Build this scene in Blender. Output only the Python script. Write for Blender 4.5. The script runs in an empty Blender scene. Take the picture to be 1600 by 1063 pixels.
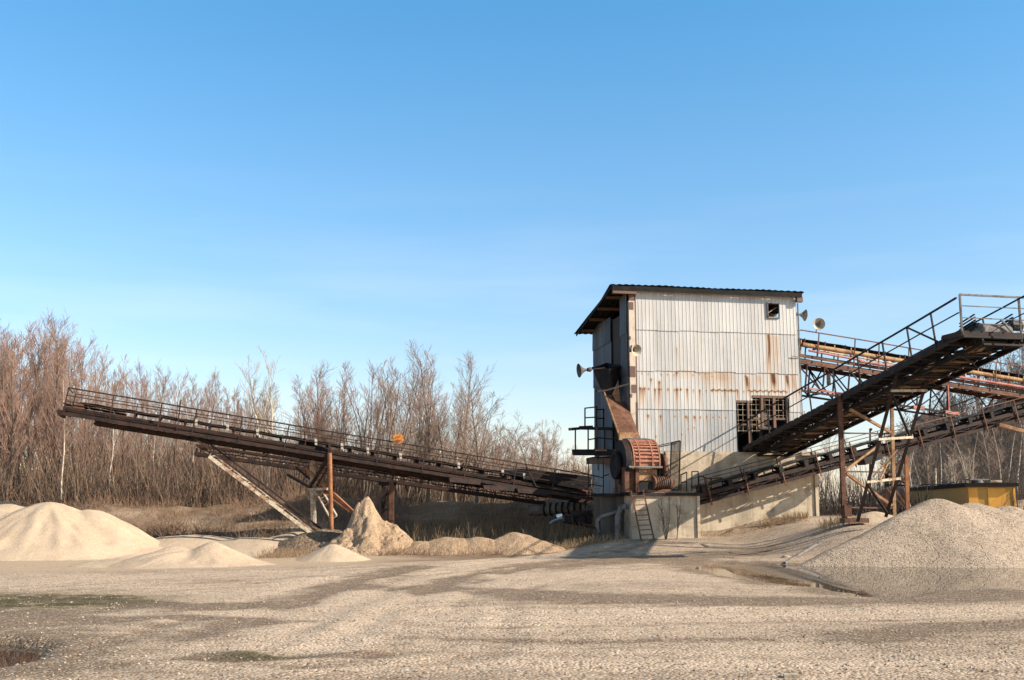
import bpy, math, random
import numpy as np
from mathutils import Vector, Matrix
S = bpy.context.scene
COL = S.collection
R = math.radians
# ------------------------------------------------------------------ camera, sky, sun, exposure
CAM_H, FOC = 1.7, 1700.0                       # eye height above the water, focal length in photo pixels
PITCH = math.atan((795 - 531.5) / FOC)
cam_d = bpy.data.cameras.new('camera')
cam = bpy.data.objects.new('camera', cam_d)
COL.objects.link(cam)
cam.location = (0, 0, CAM_H)
cam.rotation_euler = (math.pi / 2 + PITCH, 0, 0)
cam_d.sensor_fit = 'HORIZONTAL'; cam_d.sensor_width = 36.0
cam_d.lens = 36.0 * FOC / 1600.0
cam_d.clip_start = 0.1; cam_d.clip_end = 9000
S.camera = cam

SUN_EL, SUN_AZ = R(29.0), R(109.0)             # azimuth from +Y towards +X
SUN_DIR = Vector((math.sin(SUN_AZ) * math.cos(SUN_EL), math.cos(SUN_AZ) * math.cos(SUN_EL), math.sin(SUN_EL)))
world = bpy.data.worlds.new('World'); S.world = world; world.use_nodes = True
wn = world.node_tree; wn.nodes.clear()
sky = wn.nodes.new('ShaderNodeTexSky'); sky.sky_type = 'NISHITA'; sky.sun_disc = False
sky.sun_elevation = SUN_EL; sky.sun_rotation = SUN_AZ
sky.altitude = 0; sky.air_density = 1.0; sky.dust_density = 0.6; sky.ozone_density = 2.5
bg = wn.nodes.new('ShaderNodeBackground'); bg.inputs['Strength'].default_value = 0.12
wo = wn.nodes.new('ShaderNodeOutputWorld')
wg = wn.nodes.new('ShaderNodeTexCoord'); wx = wn.nodes.new('ShaderNodeSeparateXYZ'); wn.links.new(wg.outputs['Generated'], wx.inputs[0])
wr = wn.nodes.new('ShaderNodeValToRGB'); we = wr.color_ramp.elements; we[0].position = 0.0; we[0].color = (1.30, 1.06, 1.0, 1); we[1].position = .45; we[1].color = (.60, 1.22, 1.36, 1); w2_ = we.new(.60); w2_.color = (.74, .56, .42, 1)  # sky above the frame tinted warm and dim to cut blue fill in shadows
wm = wn.nodes.new('ShaderNodeMix'); wm.data_type = 'RGBA'; wm.blend_type = 'MULTIPLY'; wm.inputs[0].default_value = 1.0
wn.links.new(wx.outputs[2], wr.inputs[0]); wn.links.new(sky.outputs[0], wm.inputs[6]); wn.links.new(wr.outputs[0], wm.inputs[7]); 
wp = wn.nodes.new('ShaderNodeMapping'); wp.inputs['Scale'].default_value = (1.6, 1.6, 13); wn.links.new(wg.outputs['Generated'], wp.inputs['Vector'])
wz = wn.nodes.new('ShaderNodeTexNoise'); wz.inputs['Scale'].default_value = 2.2; wz.inputs['Detail'].default_value = 6; wn.links.new(wp.outputs[0], wz.inputs['Vector'])
wc = wn.nodes.new('ShaderNodeValToRGB'); wc.color_ramp.elements[0].position = .46; wc.color_ramp.elements[0].color = (0, 0, 0, 1); wc.color_ramp.elements[1].position = .74; wc.color_ramp.elements[1].color = (.42, .42, .42, 1); wn.links.new(wz.outputs['Fac'], wc.inputs[0])
we2 = wn.nodes.new('ShaderNodeValToRGB'); e2 = we2.color_ramp.elements; e2[0].position = 0; e2[0].color = (1, 1, 1, 1); e2[1].position = .30; e2[1].color = (0, 0, 0, 1); wn.links.new(wx.outputs[2], we2.inputs[0])
wk = wn.nodes.new('ShaderNodeMix'); wk.data_type = 'RGBA'; wk.blend_type = 'MULTIPLY'; wk.inputs[0].default_value = 1.0; wn.links.new(wc.outputs[0], wk.inputs[6]); wn.links.new(we2.outputs[0], wk.inputs[7])
wv = wn.nodes.new('ShaderNodeMix'); wv.data_type = 'RGBA'; wn.links.new(wk.outputs[2], wv.inputs[0]); wn.links.new(wm.outputs[2], wv.inputs[6]); wv.inputs[7].default_value = (5.6, 6.0, 6.4, 1); wn.links.new(wv.outputs[2], bg.inputs['Color'])   # thin high wisps of cloud
wn.links.new(bg.outputs[0], wo.inputs['Surface'])
sun_d = bpy.data.lights.new('sun', 'SUN'); sun_d.energy = 5.0; sun_d.angle = R(0.5); sun_d.color = (1.0, 0.88, 0.73)
sun = bpy.data.objects.new('sun', sun_d); COL.objects.link(sun)
sun.rotation_euler = SUN_DIR.to_track_quat('Z', 'Y').to_euler(); sun.location = (60, -30, 40)
S.view_settings.view_transform = 'Standard'; S.view_settings.look = 'None'
S.view_settings.exposure = 0.62; S.view_settings.gamma = 1.0; S.view_settings.use_curve_mapping = False
S.cycles.max_bounces = 6; S.cycles.transparent_max_bounces = 8

# ------------------------------------------------------------------ helpers
CT, ST = math.cos(PITCH), math.sin(PITCH)
def P(px, py, D):
    """World point that lies D metres ahead on the sight line through photo pixel (px, py)."""
    dx, dy = (px - 800) / FOC, (531.5 - py) / FOC
    k = D / (CT - dy * ST)
    return Vector((dx * k, D, CAM_H + (ST + dy * CT) * k))
def G(px, py, z=0.06):
    """World ground point (height z) seen at photo pixel (px, py)."""
    dx, dy = (px - 800) / FOC, (531.5 - py) / FOC
    k = (z - CAM_H) / (ST + dy * CT)
    return Vector((dx * k, (CT - dy * ST) * k, z))

class MB:
    """Collects shapes that become ONE mesh object."""
    def __init__(s): s.v = []; s.f = []; s.sm = []
    def add(s, vs, fs, smooth=False):
        o = len(s.v); s.v.extend(tuple(p) for p in vs)
        s.f.extend(tuple(i + o for i in f) for f in fs); s.sm.extend([smooth] * len(fs))
    def hexa(s, c):
        s.add(c, [(0, 3, 2, 1), (4, 5, 6, 7), (0, 1, 5, 4), (1, 2, 6, 5), (2, 3, 7, 6), (3, 0, 4, 7)])
    def box(s, a, b):
        (x0, y0, z0), (x1, y1, z1) = a, b
        s.hexa([(x0, y0, z0), (x1, y0, z0), (x1, y1, z0), (x0, y1, z0), (x0, y0, z1), (x1, y0, z1), (x1, y1, z1), (x0, y1, z1)])
    def bar(s, p, q, w, h=None, up=(0, 0, 1)):
        h = h or w; p, q = Vector(p), Vector(q); d = (q - p).normalized(); up = Vector(up)
        sd = d.cross(up)
        if sd.length < 1e-3: sd = d.cross(Vector((0, 1, 0)))
        sd.normalize(); u2 = sd.cross(d).normalized()
        a, b = sd * (w / 2), u2 * (h / 2)
        s.hexa([p - a - b, p + a - b, q + a - b, q - a - b, p - a + b, p + a + b, q + a + b, q - a + b])
    def angle_iron(s, p, q, w, t=0.015, up=(0, 0, 1)):
        """An L section: two thin flanges."""
        p, q = Vector(p), Vector(q); d = (q - p).normalized(); up = Vector(up); sd = d.cross(up)
        if sd.length < 1e-3: sd = d.cross(Vector((0, 1, 0)))
        sd.normalize(); u2 = sd.cross(d).normalized()
        s.bar(p, q, w, t, up); o = u2 * (w / 2) + sd * (w / 2 - t / 2 - .001)
        s.bar(p + o, q + o, t, w - t - .004, up)
    def channel(s, p, q, h, b=0.09, t=0.014, side=1, up=(0, 0, 1)):
        """A C section standing on its web: web and two flanges towards side."""
        p, q = Vector(p), Vector(q); d = (q - p).normalized(); sd = d.cross(Vector(up)).normalized(); u2 = sd.cross(d).normalized()
        s.bar(p, q, t, h, up)
        for k in (-1, 1):
            o = u2 * (k * (h / 2 - t / 2)) + sd * (side * (b / 2 + t / 2 + .001)); s.bar(p + o, q + o, b, t, up)
    def tube(s, pts, r, n=8, caps=True, r2=None):
        pts = [Vector(p) for p in pts]; m = len(pts); rings = []
        for i, p in enumerate(pts):
            d = (pts[min(i + 1, m - 1)] - pts[max(i - 1, 0)]).normalized()
            ref = Vector((0, 0, 1)) if abs(d.z) < .95 else Vector((0, 1, 0))
            a = d.cross(ref).normalized(); b = d.cross(a)
            rr = r if r2 is None else r + (r2 - r) * i / (m - 1)
            rings.append([p + (a * math.cos(k * 2 * math.pi / n) + b * math.sin(k * 2 * math.pi / n)) * rr for k in range(n)])
        vs = [p for g in rings for p in g]
        fs = [(i * n + k, i * n + (k + 1) % n, (i + 1) * n + (k + 1) % n, (i + 1) * n + k) for i in range(m - 1) for k in range(n)]
        s.add(vs, fs, n > 5)
        if caps:
            s.add(rings[0], [tuple(range(n))]); s.add(rings[-1], [tuple(range(n - 1, -1, -1))])
    def lathe(s, o, axis, prof, n=24, smooth=True, close=False):
        """prof: list of (distance along axis, radius)."""
        o = Vector(o); d = Vector(axis).normalized()
        ref = Vector((0, 0, 1)) if abs(d.z) < .95 else Vector((0, 1, 0))
        a = d.cross(ref).normalized(); b = d.cross(a); vs = []
        for (t, r) in prof:
            for k in range(n):
                an = k * 2 * math.pi / n; vs.append(o + d * t + (a * math.cos(an) + b * math.sin(an)) * r)
        m = len(prof)
        s.add(vs, [(i * n + k, i * n + (k + 1) % n, (i + 1) * n + (k + 1) % n, (i + 1) * n + k) for i in range(m - 1) for k in range(n)], smooth)
    def sheet(s, a, b, c, d, t=0.012):
        """A four cornered plate of thickness t."""
        a, b, c, d = map(Vector, (a, b, c, d)); n = (b - a).cross(d - a).normalized() * t
        s.hexa([a, b, c, d, a + n, b + n, c + n, d + n])
    def build(s, name, mat, parent=None, loc=None):
        me = bpy.data.meshes.new(name); off = Vector(loc) if loc is not None else (Vector(parent.location) if parent else Vector((0, 0, 0)))
        v = np.array(s.v, dtype=float) - np.array(off)
        me.from_pydata(v.tolist(), [], s.f)
        me.polygons.foreach_set('use_smooth', s.sm); me.materials.append(mat); me.update()
        o = bpy.data.objects.new(name, me); COL.objects.link(o)
        if parent: o.parent = parent
        else: o.location = off
        return o

def sub(mb, name, mat, part, root):
    """A sub-part: child of a part that sits at its thing's origin."""
    o = mb.build(name, mat, None, root.location); o.location = (0, 0, 0); o.parent = part; return o
def tag(o, label=None, cat=None, group=None, kind=None):
    if label: o['label'] = label
    if cat: o['category'] = cat
    if group: o['group'] = group
    if kind: o['kind'] = kind
    return o
def thing(name, label, cat, loc, group=None):
    o = bpy.data.objects.new(name, None); o.empty_display_size = .3; COL.objects.link(o); o.location = loc
    return tag(o, label, cat, group)

# value noise on arrays
_rs = np.random.RandomState(5); _perm = _rs.rand(256, 256)
def vnoise(x, y):
    xi, yi = np.floor(x).astype(int), np.floor(y).astype(int); fx, fy = x - xi, y - yi
    fx, fy = fx * fx * (3 - 2 * fx), fy * fy * (3 - 2 * fy)
    g = lambda i, j: _perm[i % 256, j % 256]
    return (g(xi, yi) * (1 - fx) * (1 - fy) + g(xi + 1, yi) * fx * (1 - fy) + g(xi, yi + 1) * (1 - fx) * fy + g(xi + 1, yi + 1) * fx * fy) * 2 - 1
def fbm(x, y, o=4):
    t = 0; a = .5
    for k in range(o): t = t + a * vnoise(x + 17.3 * k, y - 9.1 * k); x, y, a = x * 2.03, y * 2.03, a * .5
    return t
def sstep(a, b, x):
    t = np.clip((x - a) / (b - a), 0, 1); return t * t * (3 - 2 * t)
def poly_sdf(x, y, pts):
    """Signed distance to a polygon, negative inside."""
    d = np.full_like(x, 1e9); ins = np.zeros_like(x, dtype=bool); n = len(pts)
    for i in range(n):
        (ax, ay), (bx, by) = pts[i], pts[(i + 1) % n]; ex, ey = bx - ax, by - ay
        t = np.clip(((x - ax) * ex + (y - ay) * ey) / (ex * ex + ey * ey + 1e-9), 0, 1)
        d = np.minimum(d, np.hypot(x - ax - t * ex, y - ay - t * ey))
        c = ((ay > y) != (by > y)) & (x < (bx - ax) * (y - ay) / (by - ay + 1e-12) + ax); ins ^= c
    return np.where(ins, -d, d)
def line_dist(x, y, pts):
    d = np.full_like(x, 1e9)
    for (ax, ay), (bx, by) in zip(pts[:-1], pts[1:]):
        ex, ey = bx - ax, by - ay
        t = np.clip(((x - ax) * ex + (y - ay) * ey) / (ex * ex + ey * ey + 1e-9), 0, 1)
        d = np.minimum(d, np.hypot(x - ax - t * ex, y - ay - t * ey))
    return d

# ------------------------------------------------------------------ materials
class NT:
    def __init__(s, name):
        s.m = bpy.data.materials.new(name); s.m.use_nodes = True; s.t = s.m.node_tree; s.n = s.t.nodes
        s.b = s.n['Principled BSDF']; s.tc = s.n.new('ShaderNodeTexCoord')
    def link(s, a, b): s.t.links.new(a, b)
    def mapped(s, scale, src='Object'):
        mp = s.n.new('ShaderNodeMapping'); mp.inputs['Scale'].default_value = scale; s.link(s.tc.outputs[src], mp.inputs['Vector']); return mp.outputs[0]
    def noise(s, scale, detail=5, rough=.6, vec=None, out='Fac'):
        n = s.n.new('ShaderNodeTexNoise'); n.inputs['Scale'].default_value = scale; n.inputs['Detail'].default_value = detail; n.inputs['Roughness'].default_value = rough
        s.link(vec if vec is not None else s.tc.outputs['Object'], n.inputs['Vector']); return n.outputs[out]
    def voro(s, scale, vec=None, out='Color', feature='F1'):
        n = s.n.new('ShaderNodeTexVoronoi'); n.feature = feature; n.inputs['Scale'].default_value = scale
        s.link(vec if vec is not None else s.tc.outputs['Object'], n.inputs['Vector']); return n.outputs[out]
    def ramp(s, fac, stops):
        n = s.n.new('ShaderNodeValToRGB'); e = n.color_ramp.elements
        while len(e) < len(stops): e.new(0.5)
        for i, (p, c) in enumerate(stops):
            e[i].position = p; e[i].color = (c if isinstance(c, tuple) else (c, c, c)) + (1,)
        s.link(fac, n.inputs['Fac']); return n.outputs[0]
    def mix(s, fac, a, b, mode='MIX'):
        n = s.n.new('ShaderNodeMix'); n.data_type = 'RGBA'; n.blend_type = mode
        for sock, v in ((n.inputs[0], fac), (n.inputs[6], a), (n.inputs[7], b)):
            if isinstance(v, (int, float)): sock.default_value = v
            elif isinstance(v, tuple): sock.default_value = v + (1,)
            else: s.link(v, sock)
        return n.outputs[2]
    def math(s, op, a, b=0.0, clamp=False):
        n = s.n.new('ShaderNodeMath'); n.operation = op; n.use_clamp = clamp
        for sock, v in ((n.inputs[0], a), (n.inputs[1], b)):
            if isinstance(v, (int, float)): sock.default_value = v
            else: s.link(v, sock)
        return n.outputs[0]
    def attr(s, name, out='Fac'):
        n = s.n.new('ShaderNodeAttribute'); n.attribute_name = name; return n.outputs[out]
    def bump(s, h, strength=.5, dist=.02, prev=None):
        n = s.n.new('ShaderNodeBump'); n.inputs['Strength'].default_value = strength; n.inputs['Distance'].default_value = dist
        s.link(h, n.inputs['Height'])
        if prev is not None: s.link(prev, n.inputs['Normal'])
        s.link(n.outputs[0], s.b.inputs['Normal']); return n.outputs[0]
    def done(s, col=None, rough=.8, metal=0.0, spec=.5):
        if col is not None:
            if isinstance(col, tuple): s.b.inputs['Base Color'].default_value = col + (1,)
            else: s.link(col, s.b.inputs['Base Color'])
        if isinstance(rough, (int, float)): s.b.inputs['Roughness'].default_value = rough
        else: s.link(rough, s.b.inputs['Roughness'])
        s.b.inputs['Metallic'].default_value = metal; s.b.inputs['Specular IOR Level'].default_value = spec
        return s.m

def rusty(name, base, rust, amount=.5, scale=3.0, rough=.75, third=None):
    t = NT(name); n1 = t.noise(scale, 8, .7); n2 = t.noise(scale * 7, 4, .6)
    f = t.math('ADD', n1, t.math('MULTIPLY', t.math('SUBTRACT', n2, .5), .5))
    c = t.mix(t.ramp(f, [(.62 - amount * .4, 0.0), (.74 - amount * .4, 1.0)]), base, rust)
    if third: c = t.mix(t.ramp(t.noise(scale * 2.3, 6, .7), [(.52, 0.0), (.66, 1.0)]), c, third)
    t.bump(n2, .35, .01); return t.done(c, rough, 0, .3)
M = {}
M['dark_steel'] = rusty('dark rusty steel', (.015, .010, .009), (.046, .022, .015), .5, 2.0, third=(.028, .018, .017))
M['black_steel'] = rusty('black steel', (.011, .010, .011), (.034, .019, .014), .35, 2.0)
M['rust'] = rusty('red brown rust', (.095, .043, .027), (.175, .08, .045), .5, 2.2, third=(.08, .045, .035))
M['orange_rust'] = rusty('orange rust', (.36, .155, .065), (.24, .095, .045), .42, 1.6)
M['red_paint'] = rusty('faded red paint', (.43, .185, .125), (.29, .125, .075), .42, 2.5, third=(.50, .28, .19))
M['pink_paint'] = rusty('faded red pipe paint', (.36, .105, .085), (.46, .22, .17), .45, 2.5)
M['tan_paint'] = rusty('old tan paint', (.40, .25, .13), (.25, .12, .06), .42, 2.2)
M['cream_paint'] = rusty('old cream paint', (.55, .46, .34), (.26, .15, .09), .36, 1.7)
M['grey_steel'] = rusty('grey steel', (.20, .19, .18), (.12, .085, .065), .36, 2.4)
M['blue_plastic'] = rusty('blue white plastic', (.35, .46, .55), (.20, .26, .32), .4, 3)
M['orange_plate'] = rusty('orange painted plate', (.80, .30, .06), (.40, .13, .04), .4, 6)
M['white_roller'] = rusty('white roller plate', (.52, .50, .47), (.30, .24, .19), .4, 4)
M['rubber'] = rusty('belt rubber', (.022, .021, .022), (.05, .045, .042), .5, 1.5, .85)
M['horn_paint'] = rusty('ivory horn paint', (.50, .45, .35), (.30, .22, .13), .3, 5, .5)
M['horn_dark'] = rusty('dark horn paint', (.10, .10, .10), (.06, .05, .045), .4, 5, .6)

t = NT('weathered concrete'); n1 = t.noise(.7, 8, .65); n2 = t.noise(6, 6, .7); st = t.noise(1.0, 5, .6, t.mapped((2.2, 2.2, .22)))
c = t.mix(t.ramp(n1, [(.3, 0.0), (.7, 1.0)]), (.58, .465, .335), (.46, .37, .26))
c = t.mix(t.ramp(st, [(.50, 0.0), (.72, .75)]), c, (.20, .165, .125)); c = t.mix(t.math('MULTIPLY', n2, .35), c, (.52, .46, .36))
sz = t.n.new('ShaderNodeSeparateXYZ'); t.link(t.tc.outputs['Object'], sz.inputs[0])
lift = t.math('PINGPONG', sz.outputs[2], .42); c = t.mix(t.ramp(lift, [(0.0, .22), (.03, 0.0)]), c, (.22, .18, .14)); lf = t.math('PINGPONG', sz.outputs[0], .47); c = t.mix(t.ramp(lf, [(0.0, .5), (.022, 0.0)]), c, (.19, .15, .115)); c = t.mix(t.ramp(t.noise(1.7, 9, .75), [(.50, 0.0), (.64, .7)]), c, (.22, .16, .105)); c = t.mix(t.ramp(t.noise(.9, 7, .7, t.mapped((1, 1, 2.2))), [(.56, 0.0), (.62, .55)]), c, (.62, .52, .39))
t.bump(n2, .4, .02); M['concrete'] = t.done(c, .9, 0, .25)
t = NT('shade-darkened concrete'); n1 = t.noise(.9, 8, .7); st = t.noise(1.0, 5, .6, t.mapped((2.2, 2.2, .22))); dcm = t.done(t.mix(t.ramp(st, [(.4, 0.0), (.7, 1.0)]), t.mix(n1, (.15, .125, .10), (.09, .075, .06)), (.045, .038, .032)), .9)  # pier concrete darkened: its shade is put into the colour, with streak stains
t = NT('shade-tinted base concrete'); n1 = t.noise(.8, 7, .65); st = t.noise(1.2, 5, .6, t.mapped((2, 2, .25)))  # base concrete again, with the bluish shade of its side painted in
c = t.mix(t.ramp(n1, [(.3, 0.0), (.7, 1.0)]), (.40, .41, .40), (.29, .30, .30)); c = t.mix(t.ramp(st, [(.5, 0.0), (.75, .7)]), c, (.17, .15, .13)); M['shade_concrete'] = dcm; M['shade_wall'] = t.done(c, .9)

def sheet_mat(name, c1, c2):
    t = NT(name); tone = t.attr('tone'); rust = t.attr('rust')
    n1 = t.noise(1.3, 6, .6, t.mapped((1.6, 1.6, .35))); n2 = t.noise(14, 5, .7, t.mapped((1, 1, .4)))
    c = t.mix(tone, c1, c2); c = t.mix(t.ramp(n1, [(.42, 0.0), (.75, .55)]), c, (.34, .31, .27))
    c = t.mix(t.ramp(n2, [(.45, 0.0), (.8, .35)]), c, (.60, .57, .52))
    rr = t.math('MULTIPLY', rust, t.math('ADD', .8, t.math('MULTIPLY', n2, .6)), True)
    c = t.mix(rr, c, t.mix(t.ramp(rust, [(.35, 0.0), (.95, 1.0)]), (.50, .27, .10), (.105, .043, .022)))
    t.bump(n2, .12, .01)
    return t.done(c, t.ramp(rr, [(0.0, .52), (.5, .9)]), 0, .35)
M['sheet'] = sheet_mat('galvanised cladding', (.57, .55, .52), (.33, .335, .34))
t = NT('shade-toned side cladding'); n1 = t.noise(1.1, 7, .65, t.mapped((1.2, 1.2, .3))); tone = t.attr('tone'); c = t.mix(tone, (.15, .18, .205), (.075, .09, .105)); c = t.mix(t.ramp(n1, [(.48, 0.0), (.7, .6)]), c, (.10, .075, .055)); M['side_sheet'] = t.done(c, .75, 0, .2)  # wall sheets again, dark blue because the side's shade is painted in
t = NT('roof sheet'); n1 = t.noise(1.2, 6, .6); M['roof'] = t.done(t.mix(t.ramp(n1, [(.35, 0.0), (.7, 1.0)]), (.014, .016, .018), (.035, .031, .028)), .85, 0, .1)
t = NT('plaster column'); n1 = t.noise(2.2, 7, .7); M['plaster'] = t.done(t.mix(t.ramp(n1, [(.48, 0.0), (.66, 1.0)]), (.62, .51, .40), (.42, .33, .26)), .9)
t = NT('dark brick'); n1 = t.noise(4, 5, .6); M['brick'] = t.done(t.mix(n1, (.11, .065, .05), (.19, .12, .10)), .9)
t = NT('rotten timber'); n1 = t.noise(2, 6, .6, t.mapped((1, 1, .2))); M['timber'] = t.done(t.mix(n1, (.10, .055, .035), (.24, .145, .10)), .85)
t = NT('yellow hut paint'); n1 = t.noise(1.4, 6, .65); st = t.noise(2, 5, .6, t.mapped((3, 3, .3)))
c = t.mix(t.ramp(n1, [(.4, 0.0), (.7, 1.0)]), (.86, .42, .06), (.74, .34, .05)); M['yellow'] = t.done(t.mix(t.ramp(st, [(.55, 0.0), (.75, .6)]), c, (.25, .13, .04)), .6)
t = NT('shade-darkened hut yellow'); n1 = t.noise(1.4, 6, .65); M['hut_shade'] = t.done(t.mix(n1, (.58, .33, .065), (.40, .22, .05)), .7)  # hut yellow darkened to paint the shade of the long side
t = NT('house render'); M['house'] = t.done(t.mix(t.noise(.3), (.66, .58, .47), (.58, .50, .40)), .9)
t = NT('house tiles'); M['tiles'] = t.done(t.mix(t.noise(.8), (.09, .065, .06), (.14, .09, .08)), .9)
t = NT('window glass'); M['glass'] = t.done((.03, .035, .04), .1)
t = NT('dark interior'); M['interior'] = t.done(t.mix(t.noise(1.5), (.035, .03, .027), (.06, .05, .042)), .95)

def granular(name, pale, mid, dark, cell, specks=.25, bumpd=.03, big=None):
    t = NT(name); v = t.voro(cell, out='Color'); d = t.voro(cell, out='Distance'); n1 = t.noise(.9, 7, .65)
    sp = t.n.new('ShaderNodeSeparateColor'); t.link(v, sp.inputs[0])
    c = t.mix(t.ramp(n1, [(.35, 0.0), (.68, 1.0)]), pale, mid)
    c = t.mix(t.ramp(sp.outputs[0], [(1 - specks, 0.0), (1 - specks + .05, .75)]), c, dark)
    c = t.mix(t.ramp(sp.outputs[1], [(.8, 0.0), (.86, .5)]), c, tuple(min(1, q * 1.45) for q in pale))
    h = t.math('SUBTRACT', 1.0, d)
    nb = t.bump(t.noise(big or 2.2, 6, .7), .5, .12)
    t.bump(h, .8, bumpd, nb); return t.done(c, .95, 0, .2)
M['gravel'] = granular('pea gravel', (.46, .36, .27), (.34, .265, .195), (.16, .12, .09), 26, .28, .02, 1.2)
M['sand'] = granular('pale sand', (.57, .44, .315), (.48, .365, .255), (.36, .27, .19), 60, .12, .012, 1.6)
M['dirty_sand'] = granular('dirty sand', (.46, .325, .21), (.33, .225, .14), (.19, .125, .08), 30, .18, .03, 1.1)
M['earth'] = granular('earth', (.25, .18, .12), (.17, .12, .08), (.10, .07, .045), 14, .3, .04, 1.2)

# yard ground: masks per vertex (dark = compacted damp soil, moss, sand, litter) over a stony mix
t = NT('yard ground'); mk = t.n.new('ShaderNodeAttribute'); mk.attribute_name = 'mask'
sp = t.n.new('ShaderNodeSeparateColor'); t.link(mk.outputs['Color'], sp.inputs[0]); lit = t.attr('litter')
vc = t.n.new('ShaderNodeSeparateColor'); t.link(t.voro(26), vc.inputs[0]); vd = t.voro(26, out='Distance')
vc2 = t.n.new('ShaderNodeSeparateColor'); t.link(t.voro(48), vc2.inputs[0])
n1 = t.noise(.55, 9, .68); n2 = t.noise(3.2, 7, .72); n3 = t.noise(1.3, 7, .7, t.mapped((.35, 1.5, 1)))
dk = t.math('ADD', sp.outputs[0], t.math('MULTIPLY', t.math('SUBTRACT', n2, .5), .8)); dk = t.math('ADD', dk, t.math('MULTIPLY', t.math('SUBTRACT', n3, .5), .8))
dkr = t.ramp(dk, [(.14, 0.0), (.66, 1.0)])
pale = t.mix(t.ramp(n1, [(.38, 0.0), (.66, 1.0)]), (.64, .485, .345), (.53, .395, .275))
soil = t.mix(t.ramp(n2, [(.35, 0.0), (.7, 1.0)]), (.24, .17, .112), (.165, .114, .074))
c = t.mix(dkr, pale, soil)
amt = t.math('SUBTRACT', 1.0, t.math('MULTIPLY', dkr, .55))
c = t.mix(t.math('MULTIPLY', t.ramp(vc.outputs[0], [(.73, 0.0), (.79, .68)]), amt), c, (.16, .118, .088))
c = t.mix(t.math('MULTIPLY', t.ramp(vc.outputs[1], [(.72, 0.0), (.78, .7)]), amt), c, (.66, .55, .44))
c = t.mix(t.math('MULTIPLY', t.ramp(vc2.outputs[2], [(.74, 0.0), (.8, .5)]), amt), c, (.22, .165, .12))
ms = t.math('MULTIPLY', sp.outputs[1], t.ramp(n2, [(.30, .15), (.55, 1.0)])); c = t.mix(ms, c, t.mix(n1, (.060, .062, .018), (.115, .085, .04)))
c = t.mix(sp.outputs[2], c, t.mix(n2, (.54, .405, .28), (.44, .33, .225)))
lf = t.mix(t.ramp(t.noise(2.0, 9, .75), [(.38, 0.0), (.62, 1.0)]), (.125, .085, .055), (.30, .20, .125))
c = t.mix(lit, c, lf)
nb = t.bump(n2, .35, .05); t.bump(t.math('SUBTRACT', 1.0, vd), .65, .026, nb)
M['ground'] = t.done(c, .95, 0, .2)
t = NT('hill floor'); M['hill'] = t.done(t.mix(t.ramp(t.noise(.15, 8, .7), [(.35, 0.0), (.65, 1.0)]), (.035, .03, .026), (.10, .078, .06)), .95)
t = NT('still water'); t.bump(t.noise(1.6, 3, .5, t.mapped((.4, 1, 1))), .006, .02); t.b.inputs['IOR'].default_value = 1.33; M['water'] = t.done((.032, .025, .018), .02, 0, .5)

def bark(name, a, b):
    t = NT(name); oi = t.n.new('ShaderNodeObjectInfo'); n = t.noise(1.5, 5, .6, t.mapped((3, 3, .6)))
    k = t.math('ADD', t.math('MULTIPLY', oi.outputs['Random'], .75), t.math('MULTIPLY', n, .35), True); return t.done(t.mix(k, a, b), .9, 0, .2)
M['bark'] = bark('grey brown bark', (.22, .165, .12), (.115, .078, .055))
M['pale_bark'] = bark('pale bark', (.66, .57, .46), (.44, .36, .27))
M['red_twig'] = bark('red brown twigs', (.40, .235, .17), (.27, .185, .145))
M['grey_twig'] = bark('grey brown twigs', (.40, .30, .235), (.30, .21, .16))
M['dark_twig'] = bark('dark twigs', (.16, .125, .10), (.10, .075, .06))
M['dry_grass'] = bark('dry grass', (.42, .29, .16), (.28, .18, .10))
M['shoots'] = rusty('scrub shoots', (.33, .215, .14), (.22, .14, .095), .5, .5, .9, third=(.40, .28, .185))

# ------------------------------------------------------------------ ground
POND = [G(x, y, 0)[:2] for x, y in [(1092, 886), (1130, 881), (1180, 882), (1232, 884)]] + [(13, 33.2), (22, 33.5), (27, 28), (23, 22.5)] + \
       [G(x, y, 0)[:2] for x, y in [(1620, 925), (1560, 921), (1500, 923), (1440, 929), (1400, 936), (1340, 933), (1300, 921), (1250, 917), (1190, 911), (1130, 899)]]
LPOND = [(-30, 37.8), (-20, 36.6), (-13.5, 37.0), (-9.2, 38.8), (-8.6, 41.2), (-10.5, 42.6), (-14, 41.5), (-18, 38.6), (-30, 39.2)]
PUD = [G(x, y, .02)[:2] for x, y in [(-160, 1003), (-60, 1006), (30, 1006), (78, 1016), (70, 1030), (30, 1044), (-60, 1058), (-170, 1056)]]
EDGE = [(-60, 21.5), (-14, 26.5), (-8, 29.3), (-4.4, 31.5), (-1.5, 34), (.5, 37.5), (3, 41), (5.2, 42.2), (9, 42)]      # far rim of the yard
def edge_y(x): return np.interp(x, [p[0] for p in EDGE], [p[1] for p in EDGE])
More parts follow.
